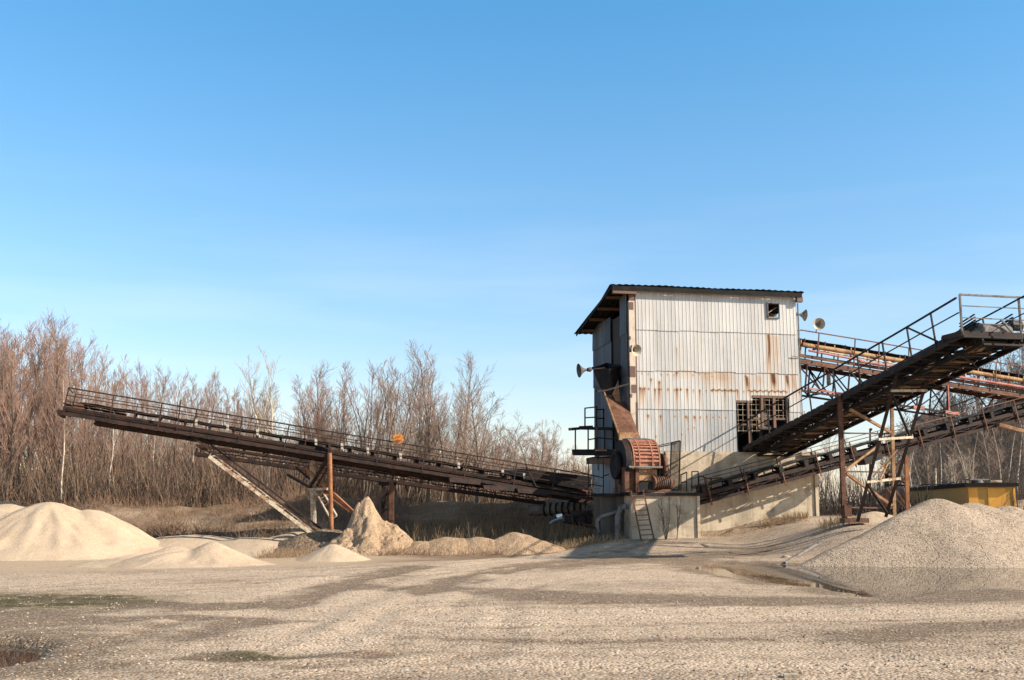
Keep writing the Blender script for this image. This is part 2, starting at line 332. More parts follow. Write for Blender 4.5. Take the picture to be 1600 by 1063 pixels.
def ground_h(x, y):
    z = .10 + .035 * fbm(x * .35, y * .35, 4) + .02 * fbm(x * 1.7 + 40, y * 1.7, 3)
    over = sstep(0, 3.5, y - edge_y(x)); left = 1 - sstep(4, 7, x)
    z = z - .05 * over * left
    z = z + .5 * sstep(36, 46, y) * sstep(.5, 4.5, x) * (1 - sstep(9.0, 11.0, x) * .0)
    z = z + .62 * sstep(32.6, 37.5, y) * sstep(8.2, 12, x) + .40 * np.exp(-(((x - 12.6) / 2.2) ** 2 + ((y - 39.0) / 2.0) ** 2))
    z = z + .16 * sstep(44.5, 47, y) * sstep(6.5, 8, x)
    bank = sstep(46.5, 54.5, y + .10 * x) * (1 - sstep(2, 8, x)); z = z + bank * (1.85 + .6 * fbm(x * .2, y * .2, 4)) + bank * .25 * fbm(x * .9, y * .9, 3)
    far = sstep(60, 120, y); z = z + far * .5
    for pts, dep in ((POND, .26), (LPOND, .55), (PUD, .16)):
        d = poly_sdf(x, y, pts) + .45 * fbm(x * .9, y * .9 + 7, 4) * (1 if dep > .2 else .4)
        m = 1 - sstep(-.55 if dep > .2 else -.3, .55 if dep > .2 else .25, d); z = z * (1 - m) + m * (-dep * .55)
        z = z - .05 * (1 - sstep(.2, 2.2, d)) * (1 - m) * (dep > .2)
    return z
TRACKS = [[(380, 1015), (470, 975), (560, 938), (650, 903), (770, 880), (990, 856)], [(560, 1010), (625, 955), (690, 922), (780, 901), (920, 886), (1090, 875)],
          [(-40, 934), (200, 917), (420, 906), (640, 890), (900, 869)],
          [(760, 962), (1000, 957), (1280, 952), (1640, 944)]]
TRACKS = [[tuple(G(px, py, .09)[:2]) for px, py in tr] for tr in TRACKS]
def curve(pts, n=8):
    a = np.array(pts); a = np.vstack([2 * a[0] - a[1], a, 2 * a[-1] - a[-2]]); out = []
    for i in range(1, len(a) - 2):
        for t in np.linspace(0, 1, n, endpoint=False): out.append(.5 * (2 * a[i] + (a[i + 1] - a[i - 1]) * t + (2 * a[i - 1] - 5 * a[i] + 4 * a[i + 1] - a[i + 2]) * t ** 2 + (3 * a[i] - a[i - 1] - 3 * a[i + 1] + a[i + 2]) * t ** 3))
    out.append(a[-2]); return [tuple(p) for p in out]
TRACKS = [curve(tr) for tr in TRACKS]
def ruts(x, y):
    """1 inside a wheel rut, -1 on the loose berm beside it."""
    r = 0 * x
    for i, tr in enumerate(TRACKS):
        d = line_dist(x, y, tr) + .10 * fbm(x * 1.1 + i * 7, y * 1.1, 3)
        for off in (.15, .95, 1.75): r = r + np.exp(-((d - off) / .20) ** 2) - .75 * np.exp(-((d - off - .42) / .17) ** 2)
    return r * (.45 + .9 * np.clip(fbm(x * .3 + 9, y * .45, 3) + .35, 0, 1))
_gh0 = ground_h
def ground_h(x, y):
    z = _gh0(x, y)
    if np.size(x) > 2000:
        m = (y > 8) & (y < 46) & (np.abs(x) < 30); r = np.zeros_like(x); r[m] = ruts(x[m], y[m]); z = z - .013 * r
    return z
def h1(x, y): return float(ground_h(np.array([float(x)]), np.array([float(y)]))[0])

ys = np.concatenate([np.linspace(-30, 4, 18)[:-1], np.geomspace(4, 64, 380), np.geomspace(66, 4000, 60)])
us = np.linspace(-1, 1, 460)
Y, U = np.meshgrid(ys, us, indexing='ij'); X = U * (16 + np.maximum(Y, 0) * .72)
Z = ground_h(X, Y)
dark = .30 + .28 * fbm(X * .16, Y * .3, 4)
STROKES = [  # photo-pixel course of each band of compacted soil (+) or loose pale gravel (-), half width in metres
    ([(560, 918), (760, 925), (900, 936), (1100, 940), (1300, 942), (1480, 936), (1640, 930)], .85, .75),
    ([(640, 905), (700, 893), (800, 884), (930, 877), (1060, 872), (1180, 868)], 1.1, .45),
    ([(800, 868), (900, 862), (1040, 855), (1200, 850)], 2.2, .36),
    ([(-60, 945), (60, 940), (150, 941), (260, 948), (330, 950)], .55, .8),
    ([(-60, 985), (120, 975), (300, 965), (420, 975), (520, 968)], .3, .4),
    ([(1360, 1000), (1480, 985), (1640, 975)], .5, .5),
    ([(640, 1000), (900, 1006), (1200, 1003)], .22, .3),
    ([(330, 1025), (430, 1033), (560, 1026)], .18, .45),
    ([(0, 1052), (200, 1040), (420, 1020)], .2, .3),
    ([(470, 1010), (545, 962), (605, 925), (690, 895), (820, 874), (1000, 857)], .75, -.62), ([(640, 930), (705, 906), (800, 892), (960, 880), (1080, 874)], .45, .55), ([(690, 935), (780, 915), (930, 904), (1060, 897)], .6, -.5), ([(-60, 968), (150, 962), (340, 950)], 1.3, .34), ([(300, 1000), (420, 960), (540, 915), (650, 886)], .5, .35),
    ([(380, 958), (520, 960), (760, 963), (1000, 962), (1300, 960), (1640, 955)], .75, -.75),
    ([(790, 900), (900, 897), (1010, 897), (1100, 906)], 1.0, -.55),
    ([(200, 962), (300, 945), (420, 925), (520, 905)], .5, -.4),
    ([(420, 1050), (800, 1040), (1200, 1046), (1600, 1040)], .3, -.3),
    ([(0, 912), (200, 905), (400, 898), (520, 893)], 1.3, -.12)]
for pts, w, a in STROKES:
    pl = [tuple(G(px, py, .08)[:2]) for px, py in pts]
    d = line_dist(X, Y, pl) + .35 * w * fbm(X * 1.3, Y * 1.3, 3); dark = dark + 1.25 * a * np.exp(-(d / w) ** 2)
RT = np.zeros_like(X); mm = (Y > 8) & (Y < 46) & (np.abs(X) < 30); RT[mm] = ruts(X[mm], Y[mm]); dark = dark + .16 * RT
for pts in (POND, LPOND, PUD):
    d = poly_sdf(X, Y, pts); dark = dark + .55 * (1 - sstep(.1, 1.5, d + .6 * fbm(X * .8, Y * .8, 3)))
moss = np.zeros_like(X)
for px, py, rx, ry in [(40, 945, 1.9, .95), (-30, 938, 2.5, 1.3), (400, 1030, .52, .32), (130, 938, 1.0, .7)]:
    g = G(px, py, .08); moss = moss + np.exp(-(((X - g.x) / rx) ** 2 + ((Y - g.y) / ry) ** 2)) * 1.2
beyond = sstep(-.5, 2.5, Y - edge_y(X) + fbm(X * .6, Y * .6, 3)) * (1 - sstep(3, 6, X)) * (1 - sstep(47, 52, Y)) * (1 - sstep(-5.5, -2.5, X) * .85)
litter = sstep(44.5, 50.5, Y + 2.5 * fbm(X * .4, Y * .4, 4)); litter = np.maximum(litter, sstep(-5.5, -2, X) * (1 - sstep(3.0, 5, X)) * sstep(.5, 2.5, Y - edge_y(X)) * .9)
litter = litter * (1 - .75 * sstep(.05, .3, fbm(X * .25 + 3, Y * .4, 4)) * (1 - sstep(57, 62, Y)) * (1 - sstep(-4, 0, X)))
nr, nc = X.shape
me = bpy.data.meshes.new('ground')
idx = np.arange(nr * nc).reshape(nr, nc)
fc = np.stack([idx[:-1, :-1], idx[:-1, 1:], idx[1:, 1:], idx[1:, :-1]], -1).reshape(-1, 4)
me.from_pydata(np.stack([X, Y, Z], -1).reshape(-1, 3).tolist(), [], fc.tolist())
me.polygons.foreach_set('use_smooth', [True] * len(me.polygons))
sp_ = 0 * X
for cx_, cy_, rx_, ry_ in ((-14.2, 52.3, 3.0, 1.3), (-9.5, 51.0, 2.2, .9), (-18.5, 53.5, 1.8, .9), (-12, 54.6, 1.6, .7)): sp_ = np.maximum(sp_, np.exp(-(((X - cx_) / rx_) ** 2 + ((Y - cy_) / ry_) ** 2)))
sp_ = np.clip(sp_ * 1.3 + .9 * fbm(X * .9, Y * 1.1, 5) - .25, 0, 1) * (sp_ > .05); litter = litter * (1 - .75 * sp_); beyond = np.maximum(beyond, .5 * sp_)
ca = me.attributes.new('mask', 'FLOAT_COLOR', 'POINT')
ca.data.foreach_set('color', np.stack([np.clip(dark, 0, 1), np.clip(moss, 0, 1), np.clip(beyond, 0, 1), np.ones_like(X)], -1).reshape(-1).astype('f'))
la = me.attributes.new('litter', 'FLOAT', 'POINT'); la.data.foreach_set('value', np.clip(litter, 0, 1).reshape(-1).astype('f'))
me.materials.append(M['ground']); me.update()
go = bpy.data.objects.new('ground', me); COL.objects.link(go); tag(go, 'pale gravel yard with curving wheel tracks', 'ground', kind='structure')
def water(name, x0, x1, y0, y1, z, label):
    m = MB(); m.add([(x0, y0, z), (x1, y0, z), (x1, y1, z), (x0, y1, z)], [(0, 1, 2, 3)])
    return tag(m.build(name, M['water']), label, 'water', kind='structure')
water('pond_water', 3.5, 28, 19, 34.2, 0.0, 'still brown pond at the foot of the gravel heap')
water('pool_water', -31, -7.5, 35.5, 43.5, -.055, 'shallow pool behind the sand heaps')
water('puddle_water', -9.5, -5.1, 10.6, 14.2, 0.015, 'small dark puddle in the gravel near the camera')

def hit(px, py, fn=None, near=8.0):
    """First point of the terrain (and of the heap fn) on the sight line through a photo pixel."""
    D = near
    while D < 120:
        p = P(px, py, D); g = h1(p.x, p.y)
        if fn is not None: g = max(g, float(fn(np.array([p.x]), np.array([p.y]))[0]))
        if p.z <= g: return p
        D += .05
    return P(px, py, D)
def facets(c, top, slope, k=.16):
    """Tipped heap with a ridge running from its top down towards the pond."""
    N = ((-.89, .35), (-.20, -.95), (.42, -.90), (.55, .83), (-.2, .98), (.95, .25))
    return lambda x, y: top - slope * k * np.log(sum(np.exp(np.clip(((x - c.x) * a + (y - c.y) * b) / k, -60, 60)) for a, b in N)) + slope * k * 1.5
# ------------------------------------------------------------------ heaps (each a thing of its own)
def heap(name, label, cat, mat, cx, cy, rx, ry, fn, n=110, group=None, sink=.3):
    u = np.linspace(-1, 1, n); A, B = np.meshgrid(u, u, indexing='ij'); X, Y = A * rx, B * ry
    Zt = fn(X + cx, Y + cy) ; base = ground_h(X + cx, Y + cy)
    Zt = np.where(np.maximum(abs(A), abs(B)) > .985, base - sink, np.maximum(Zt, base - sink))
    keep = Zt > base - sink * .98; me = bpy.data.meshes.new(name); ix = np.arange(n * n).reshape(n, n)
    f = np.stack([ix[:-1, :-1], ix[1:, :-1], ix[1:, 1:], ix[:-1, 1:]], -1).reshape(-1, 4)
    k = keep[:-1, :-1] | keep[1:, :-1] | keep[1:, 1:] | keep[:-1, 1:]
    f = f[k.reshape(-1)]; used = np.unique(f); rm = np.full(n * n, -1); rm[used] = np.arange(len(used))
    z0 = h1(cx, cy)
    me.from_pydata(np.stack([X, Y, Zt - z0], -1).reshape(-1, 3)[used].tolist(), [], rm[f].tolist())
    me.polygons.foreach_set('use_smooth', [True] * len(me.polygons)); me.materials.append(mat); me.update()
    o = bpy.data.objects.new(name, me); COL.objects.link(o); o.location = (cx, cy, z0); return tag(o, label, cat, group)
def cone(cx, cy, top, slope, rnd=.5, sx=1.0, sy=1.0):
    """Heap height: a cone of given slope with a rounded tip, stretched by sx, sy."""
    return lambda x, y: top - slope * (np.sqrt(((x - cx) / sx) ** 2 + ((y - cy) / sy) ** 2 + rnd * rnd) - rnd)
def fmax(*fs): return lambda x, y: np.maximum.reduce([f(x, y) for f in fs])
def rough(f, a=.12, s=.8, o=4): return lambda x, y: f(x, y) + a * fbm(x * s, y * s, o)
def smax(f, g, k=.25):
    return lambda x, y: (lambda a, b: np.maximum(a, b) + k * np.exp(-np.abs(a - b) / k) * .5)(f(x, y), g(x, y))
def scone(cx, cy, top, Rr, pw):
    """Heap with a crisp tip and a concave foot."""
    return lambda x, y: (lambda r: np.where(r < 1, top * np.maximum(1 - r, 0) ** pw, -.35 * (r - 1)))(np.sqrt((x - cx) ** 2 + (y - cy) ** 2 + .03) / Rr)
def slump(f, c, a=.05):
    """Adds down-slope slump ridges round the summit c, and lumps."""
    def g(x, y):
        an = np.arctan2(y - c.y, x - c.x); r = np.hypot(x - c.x, y - c.y); w = np.clip(f(x, y) * 2, 0, 1)
        return f(x, y) + w * a * (vnoise(an * 6 + 40 + .3 * np.sin(r * 2), r * .5) + .7 * vnoise(an * 15 + 80, r * .9)) * np.clip(r, .1, 1.5) + .07 * fbm(x * .8, y * .8, 5)
    return g
pk = P(1466, 778, 36.2); p2 = P(1650, 789, 37.2); p3 = P(1575, 789, 36.8); p6 = P(1520, 784, 36.5); p4 = P(1432, 786, 35.7); p5 = P(1336, 821, 34.8)
gravel_fn = rough(fmax(facets(pk, pk.z, .57), facets(p2, p2.z, .55), facets(p3, p3.z, .56), facets(p6, p6.z, .56)), .085, .8, 5)
heap('gravel_heap', 'large heap of grey gravel rising from the pond edge', 'gravel heap', M['gravel'], 15.5, 37.5, 10.5, 5.5, gravel_fn, 170)
0 and heap('gravel_ramp', 'low gravel ramp next to the big heap beside the pond', 'gravel heap', M['gravel'], 9.3, 35.8, 3.6, 3.2, rough(cone(9.9, 36.8, .95, .33, .6, 1.4, 1.0), .07, .9), 90)
a0, a1, a2 = P(78, 784, 42), P(-40, 788, 43.0), P(142, 796, 42.2); a3 = P(15, 789, 42.6)
heap('sand_heap', 'biggest pale sand heap, with two summits, in front of the tall reddish trees', 'sand heap', M['sand'], -18.6, 42.3, 7.5, 5.5,
     slump(fmax(cone(a0.x, a0.y, a0.z, .52, .5, 1.1), cone(a3.x, a3.y, a3.z, .50, .8, 1.2), cone(a1.x, a1.y, a1.z, .55, .9, 1.3), cone(a2.x, a2.y, a2.z, .56, .35, 1.0), scone(-15.0, 42.2, .85, 3.0, 1.2)), a0), 130)
f0 = P(318, 844, 32.8)
heap('sand_heap', 'small smooth sand heap at the yard rim in front of the pool', 'sand heap', M['sand'], f0.x, f0.y + .1, 4.6, 2.6,
     slump(fmax(scone(f0.x + .25, f0.y, f0.z + .02, 2.0, 1.25), scone(f0.x - .8, f0.y - .1, f0.z - .10, 2.5, 1.2), scone(f0.x - 2.2, f0.y - .2, .34, 1.9, 1.2)), f0, .03), 100)
l0 = P(395, 840, 43.4); l1 = P(300, 834, 43.8); l2 = P(468, 832, 44.2)
heap('sand_heap', 'long low tongue of sand behind the small smooth heap', 'sand heap', M['sand'], l0.x - .2, l0.y + .6, 6.6, 3.0,
     rough(fmax(cone(l0.x, l0.y, l0.z, .24, .5, 1.8), cone(l1.x, l1.y, l1.z, .30, .5, 1.6), cone(l2.x, l2.y, l2.z, .34, .35, 1.4)), .09, .8), 110)
s0, s1, s2 = P(574, 777, 41.6), P(561, 786, 41.5), P(596, 806, 41.4)
heap('sand_heap', 'steep ragged sand spike beside the orange post', 'sand heap', M['dirty_sand'], s0.x + .1, s0.y - .2, 2.4, 2.2,
     rough(fmax(cone(s0.x, s0.y, s0.z, 1.5, .08, .9), cone(s1.x, s1.y, s1.z - .1, 1.7, .1, .8), cone(s2.x, s2.y, s2.z - .05, 1.0, .2, 1.1), cone(s0.x + .15, s0.y - .6, 1.35, 1.1, .15, .8), cone(s0.x - .6, s0.y - .7, .95, .9, .2, 1.0), cone(s0.x - .1, s0.y - .3, 1.05, .72, .3, 1.15)), .30, 2.1, 6), 160)
m0 = P(520, 846, 36.2)
heap('sand_heap', 'small clean sand cone below the orange post', 'sand heap', M['sand'], m0.x, m0.y, 1.7, 1.5, slump(scone(m0.x, m0.y, m0.z, 1.35, 1.2), m0, .03), 70)
m1 = P(508, 832, 42.9)
heap('earth_mound', 'overgrown earth mound under the conveyor posts', 'mound', M['earth'], m1.x, m1.y - .6, 3.2, 2.6, rough(cone(m1.x, m1.y, m1.z + .12, .48, .7, 1.05), .14, 1.1), 90)
q = [P(655, 846, 41), P(700, 840, 41.2), P(752, 841, 41.3), P(806, 833, 41.6)]
for (c0, lab) in ((q[0], 'brown sandy hummock next to the ragged sand spike'), (q[1], 'sandy hummock between two others below the black conveyor'), (q[2], 'sandy hummock with sticks on its crest below the black conveyor'), (q[3], 'lit sandy hummock at the edge of the building shadow')):
    heap('sandy_hummock', lab, 'mound', M['dirty_sand'], c0.x, c0.y, 2.0, 1.7, rough(cone(c0.x, c0.y, c0.z, .55, .35, 1.3), .17, 1.2, 5), 70, 'hummocks along the yard rim')
g0 = P(1205, 815, 45.0)
heap('earth_mound', 'mound of brown earth against the concrete wall', 'mound', M['dirty_sand'], g0.x, g0.y, 2.6, 1.2, rough(cone(g0.x, g0.y, g0.z + .05, .5, .4, 1.5, .7), .12, 1.2), 70)
g1 = P(1366, 800, 41.5)
heap('sand_heap', 'little sand heap behind the trestle feet', 'sand heap', M['sand'], g1.x, g1.y, 1.6, 1.2, rough(cone(g1.x, g1.y, g1.z, .45, .3, 1.2), .05, 1), 50)
g2 = P(1600, 780, 56)
heap('sand_heap', 'pale sand heap behind the yellow hut', 'sand heap', M['sand'], g2.x + 2, g2.y, 6, 3, rough(cone(g2.x + 2, g2.y, g2.z + .2, .35, .8, 1.8), .1, .6), 60)
#PART2
# ------------------------------------------------------------------ the plant building
BA, BB, B0 = Vector((.982, .191, 0)), Vector((-.191, .982, 0)), Vector((5.34, 46.5, 0))
def B(s, t, z): return B0 + BA * s + BB * t + Vector((0, 0, z))
W_S, W_T, Z_C, Z_TOP = 7.54, 5.6, 4.13, 11.2
def bbox(mb, s0, s1, t0, t1, z0, z1):
    mb.hexa([B(s0, t0, z0), B(s1, t0, z0), B(s1, t1, z0), B(s0, t1, z0), B(s0, t0, z1), B(s1, t0, z1), B(s1, t1, z1), B(s0, t1, z1)])
hall = thing('plant_building', 'tall grey corrugated metal plant building on a concrete base', 'building', B(3.7, 2.8, .6))
rng = random.Random(11)
m = MB(); bbox(m, -.42, 8.05, -.28, W_T + .3, -1.5, Z_C - .02); base_o = m.build('concrete_base', M['concrete'], hall)
m = MB(); bbox(m, 7.3, 8.12, -.42, -.285, Z_C - .14, Z_C + .02); bbox(m, 7.9, 8.04, -.36, -.283, .2, Z_C - .15); sub(m, 'ledge', M['concrete'], base_o, hall)
m = MB(); bbox(m, 4.62, 4.80, -.30, -.2, .55, 1.05); sub(m, 'wall_hole', M['interior'], base_o, hall)
m = MB(); bbox(m, -.44, -.425, .3, W_T + .1, 0, Z_C - .1); sub(m, 'shade_face', M['shade_wall'], base_o, hall)  # thin sheet over the base side that carries the painted shade

BOLTS = []                                     # rusted fixings: (s, z, size, streak length)
for k in range(26):
    s = .25 + k * .29; BOLTS.append((s, 6.78 + rng.uniform(-.02, .02), rng.choice([.03, .045, .03, .05]), rng.choice([0, .1, .2, .75, .15])))
    if k < 12 and rng.random() < .6: BOLTS.append((s, 7.46 + rng.uniform(-.05, .03), .03, rng.choice([.1, .25, 0])))
    if rng.random() < .55: BOLTS.append((s, 5.62 + rng.uniform(-.03, .03), .035, rng.choice([0, .15, .45])))
    if rng.random() < .2: BOLTS.append((s, 5.0 + rng.uniform(-.25, .25), .03, .1))
BOLTS += [(1.03, 7.08, .06, 1.0), (1.83, 7.52, .06, .35), (.66, 7.2, .045, .3), (5.05, 7.3, .09, .45), (5.0, 7.45, .05, .25), (.16, 6.8, .06, .7), (.36, 6.8, .055, .6), (1.02, 6.78, .07, 1.0), (1.82, 6.78, .07, .8), (.5, 5.63, .05, .2), (1.06, 5.62, .055, .5), (2.2, 5.62, .05, .2), (2.6, 5.6, .055, .3), (1.85, 8.6, .02, .9), (7.2, 8.3, .03, .8)]
STREAK = [(6.12, 9.35, 7.0, .10, .75), (6.45, 9.3, 7.2, .16, .35), (6.3, 7.6, 6.65, .16, .85), (6.95, 7.55, 6.7, .10, .8), (7.25, 7.6, 6.2, .12, .5), (3.2, 7.62, 6.8, .35, .38), (3.9, 7.62, 6.8, .5, .42), (5.05, 7.45, 6.5, .12, .75), (5.6, 7.5, 6.8, .2, .35), (2.3, 7.65, 7.2, .5, .2), (7.35, 5.4, 4.2, .2, .6), (7.05, 5.2, 4.15, .1, .8)]
def rust_at(s, z):
    r = 0 * s
    for bs, bz, sz, ln in BOLTS:
        sz = sz * 1.35; ln = ln * 1.2
        r = np.maximum(r, 1.0 * np.exp(-(((s - bs) / sz) ** 2 + ((z - bz) / sz) ** 2)))
        if ln: r = np.maximum(r, .95 * np.exp(-((s - bs) / (sz * .75)) ** 2) * (z < bz) * np.clip(1 - (bz - z) / ln, 0, 1))
    for ss, za, zb, w, a in STREAK:
        r = np.maximum(r, 1.25 * a * np.exp(-((s - ss - .03 * np.sin(z * 3)) / w) ** 2) * sstep(za + .05, za - .05, z) * np.clip((z - zb) / (za - zb) * 1.6, 0, 1))
    edge = np.exp(-((z - 6.80 + .03 * np.sin(s * 23)) / .045) ** 2) * ((s > 3.35) & (s < 4.62) | (s > 5.05) & (s < 6.9)) * 1.0
    return np.maximum(r, edge)
def in_hole(s, z): return ((s > 4.52) & (s < 5.27) & (z < 6.36)) | ((s > 5.27) & (s < 6.98) & (z < 6.62)) | ((s > 6.12) & (s < 6.66) & (z > 10.1) & (z < 10.74))
def cladding(name, fn, s0, s1, z0, z1, dep, tones, parent, holes=True, jag=0.0, seed=0, pitch=.168, mat='sheet'):
    """One course of profiled sheets: pans with narrow folded ribs; fn(s, depth, z) gives the world point."""
    rr = random.Random(seed); ss, dd, tn = [], [], []; s = s0; k = 0; tone = rr.choice(tones); w = 0; dz = 0; dzs = []
    while s < s1 - 1e-3:
        if w <= 0: w = rr.choice([5, 6, 6]); tone = min(1, max(0, rr.choice(tones) + rr.uniform(-.1, .1))); dz = rr.uniform(-jag, jag)
        tk = min(1, max(0, tone + rr.uniform(-.2, .2)))
        for a, h in ((0, .002), (.035, .0), (.07, .0), (.105, .0), (.138, .002), (.144, .011), (.160, .011)):
            if s + a < s1: ss.append(s + a); dd.append(h); tn.append(tk + (.0 if h < .01 else .10)); dzs.append(dz)
        s += pitch; w -= 1
    ss.append(s1); dd.append(.004); tn.append(tone); dzs.append(dz)
    zs = np.arange(z0, z1 + .001, .04); zs[-1] = z1
    ss, dd, tn, dzs = map(np.array, (ss, dd, tn, dzs)); SS, ZZ = np.meshgrid(ss, zs, indexing='ij')
    ZP = ZZ + dzs[:, None] * (1 - (ZZ - z0) / (z1 - z0)); lean = .02 * (1 - (ZZ - z0) / (z1 - z0))
    DD = dep + dd[:, None] + lean + .010 * fbm(SS * .9 + seed, ZZ * .9, 3)
    n, mz = SS.shape; ix = np.arange(n * mz).reshape(n, mz)
    f = np.stack([ix[:-1, :-1], ix[1:, :-1], ix[1:, 1:], ix[:-1, 1:]], -1).reshape(-1, 4)
    if holes:
        cs, cz = (SS[:-1, :-1] + SS[1:, 1:]) / 2, (ZZ[:-1, :-1] + ZZ[1:, 1:]) / 2
        f = f[~in_hole(cs, cz).reshape(-1)]
    loc = np.array(hall.location)
    a_, b_, z_ = fn(SS, DD, ZP)
    P3 = np.array(B0)[None, None] + a_[..., None] * np.array(BA) + b_[..., None] * np.array(BB) + z_[..., None] * np.array((0, 0, 1.0))
    me = bpy.data.meshes.new(name); me.from_pydata((P3 - loc).reshape(-1, 3).tolist(), [], f.tolist())
    ta = me.attributes.new('tone', 'FLOAT', 'POINT'); ta.data.foreach_set('value', np.repeat(tn, mz).astype('f'))
    ra = me.attributes.new('rust', 'FLOAT', 'POINT'); rv = rust_at(SS, ZP) if holes else .25 * np.clip(fbm(SS * 2, ZZ * .7 + seed, 4) * 2 - .3, 0, 1)
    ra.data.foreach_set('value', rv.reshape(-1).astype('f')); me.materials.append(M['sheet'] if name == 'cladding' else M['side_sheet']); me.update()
    o = bpy.data.objects.new(name, me); COL.objects.link(o); o.parent = parent; return o
front = lambda s, d, z: (s, -d, z)
cladding('cladding', front, 0, W_S - .05, 9.36, Z_TOP, .034, [.05, .15, .2], hall, seed=1, jag=.02)
cladding('cladding', front, 0, W_S, 7.58, 9.42, .025, [.15, .25, .35, .2], hall, seed=2, jag=.03)
cladding('cladding', front, 0, W_S + .03, 5.92, 7.64, .014, [.1, .2, .15, .3], hall, seed=3, jag=.02)
cladding('cladding', front, 0, 7.75, Z_C, 5.97, .004, [.1, .45, .6, .25, .85], hall, seed=4, jag=.01)
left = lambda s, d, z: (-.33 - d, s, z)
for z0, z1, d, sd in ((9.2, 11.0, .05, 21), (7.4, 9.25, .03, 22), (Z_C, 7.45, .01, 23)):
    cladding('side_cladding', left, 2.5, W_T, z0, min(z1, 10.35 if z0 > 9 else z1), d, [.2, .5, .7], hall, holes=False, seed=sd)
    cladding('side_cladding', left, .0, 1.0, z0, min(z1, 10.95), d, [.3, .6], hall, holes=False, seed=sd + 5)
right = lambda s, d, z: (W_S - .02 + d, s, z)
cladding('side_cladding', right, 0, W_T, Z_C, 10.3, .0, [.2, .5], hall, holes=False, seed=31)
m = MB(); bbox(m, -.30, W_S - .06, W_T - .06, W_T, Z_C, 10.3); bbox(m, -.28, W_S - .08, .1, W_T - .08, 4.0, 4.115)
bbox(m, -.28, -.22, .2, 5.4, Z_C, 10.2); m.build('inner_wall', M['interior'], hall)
m = MB()                                        # inner floors and posts seen through the openings
for s in (4.75, 5.9, 7.1): bbox(m, s, s + .16, .8, .96, Z_C, 8.5)
bbox(m, 4.4, 7.2, .9, 1.02, 5.2, 5.4); bbox(m, 4.4, 7.3, 1.6, 1.75, 6.7, 6.95); bbox(m, -.2, 7.4, .3, W_T - .2, 8.5, 8.62)
m.build('inner_frame', M['interior'], hall)
# corner column with broken plaster and brick
m = MB(); bbox(m, -.30, -.03, -.10, .22, Z_C + .02, 10.62); col = m.build('column', M['plaster'], hall)
for z0, z1, a, b in ((10.22, 10.55, -.28, -.10), (8.9, 9.05, -.305, -.24), (7.28, 7.75, -.305, -.06), (6.6, 6.95, -.24, -.05), (6.4, 6.55, -.305, -.22), (10.625, 11.1, -.29, -.06)): m = MB(); bbox(m, a, b, -.112, .0, z0, z1); sub(m, 'brick_patch', M['brick'], col, hall)
m = MB(); bbox(m, -.03, .02, -.13, .05, Z_C, 6.2); bbox(m, -.028, .012, -.11, .05, 6.2, 11.1); m.build('corner_trim', M['timber'], hall)
# opening with its frame, posts and torn wire
m = MB()
for s, w, z1 in ((5.02, .09, 6.34), (5.66, .11, 6.6), (6.22, .12, 6.6), (6.84, .07, 6.6)): bbox(m, s, s + w, -.06, .04, 5.2, z1)
bbox(m, 5.27, 6.98, -.05, .03, 6.50, 6.60); bbox(m, 4.52, 5.27, -.03, .03, 6.28, 6.35); bbox(m, 5.3, 6.98, -.02, .03, 5.55, 5.64); bbox(m, 4.5, 5.4, -.02, .03, 5.3, 5.36)
bbox(m, 6.05, 6.28, -.03, .05, Z_C, 5.0); bbox(m, 5.05, 5.13, -.03, .05, Z_C, 5.2)
wf = m.build('window_frame', M['timber'], hall)
m = MB()
for s in np.arange(4.6, 6.95, .21): m.bar(B(s, .0, 5.0 if s < 5.6 else 5.6), B(s + rng.uniform(-.03, .03), .0, 6.3 if s < 5.2 else 6.55), .012)
for z in np.arange(5.05, 6.5, .23): m.bar(B(4.54, .012, z), B(6.95 if z > 5.6 else 5.6, .012, z + rng.uniform(-.03, .03)), .012)
sub(m, 'wire_mesh', M['cream_paint'], wf, hall)
m = MB(); bbox(m, 5.75, 6.0, .5, .6, 5.3, 5.85); bbox(m, 6.03, 6.2, .52, .6, 5.35, 5.9); bbox(m, 5.72, 6.3, .4, .6, 5.16, 5.28); m.build('crate', M['cream_paint'], hall)
m = MB(); fr = ((6.10, 6.68, 10.73, 10.77), (6.10, 6.68, 10.06, 10.10))
for a, b, c, d in fr: bbox(m, a, b, -.125, -.02, c, d)
bbox(m, 6.10, 6.13, -.12, -.02, 10.1, 10.73); bbox(m, 6.65, 6.68, -.12, -.02, 10.1, 10.73); m.bar(B(6.14, 0, 10.3), B(6.64, .1, 10.6), .04); sw = m.build('window', M['grey_steel'], hall)
# mono-pitch roof falling to the back
def RZ(t): return 11.30 - (t + .6) * .185
m = MB(); n = 62; s0, s1 = -1.17, 7.72; prof = []
for k in range(n + 1):
    s = s0 + (s1 - s0) * k / n; prof.append((s, .035 if k % 2 else 0))
vs, fs = [], []
for j, t in enumerate((-.36, 1.5, 3.6, 5.95)):
    for s, h in prof: vs.append(B(s + .05 * math.sin(t * 2 + s), t + (.03 * math.sin(s * 4) if j in (0, 3) else 0), RZ(t) + h + .012 * math.sin(s * 1.3)))
o = n + 1
for j in range(3):
    for k in range(n): fs.append((j * o + k, j * o + k + 1, (j + 1) * o + k + 1, (j + 1) * o + k))
m.add(vs, fs); nv = len(vs); m.add([Vector(v) - Vector((0, 0, .02)) for v in vs], [tuple(reversed(f)) for f in fs]); rf = m.build('roof', M['roof'], hall)
m = MB()
for t in (.9, 2.3, 3.7, 5.2): m = MB(); m.bar(B(s0 + .12, t, RZ(t) - .1), B(s1 - .1, t, RZ(t) - .1), .09, .12); sub(m, 'purlin', M['timber'], rf, hall)
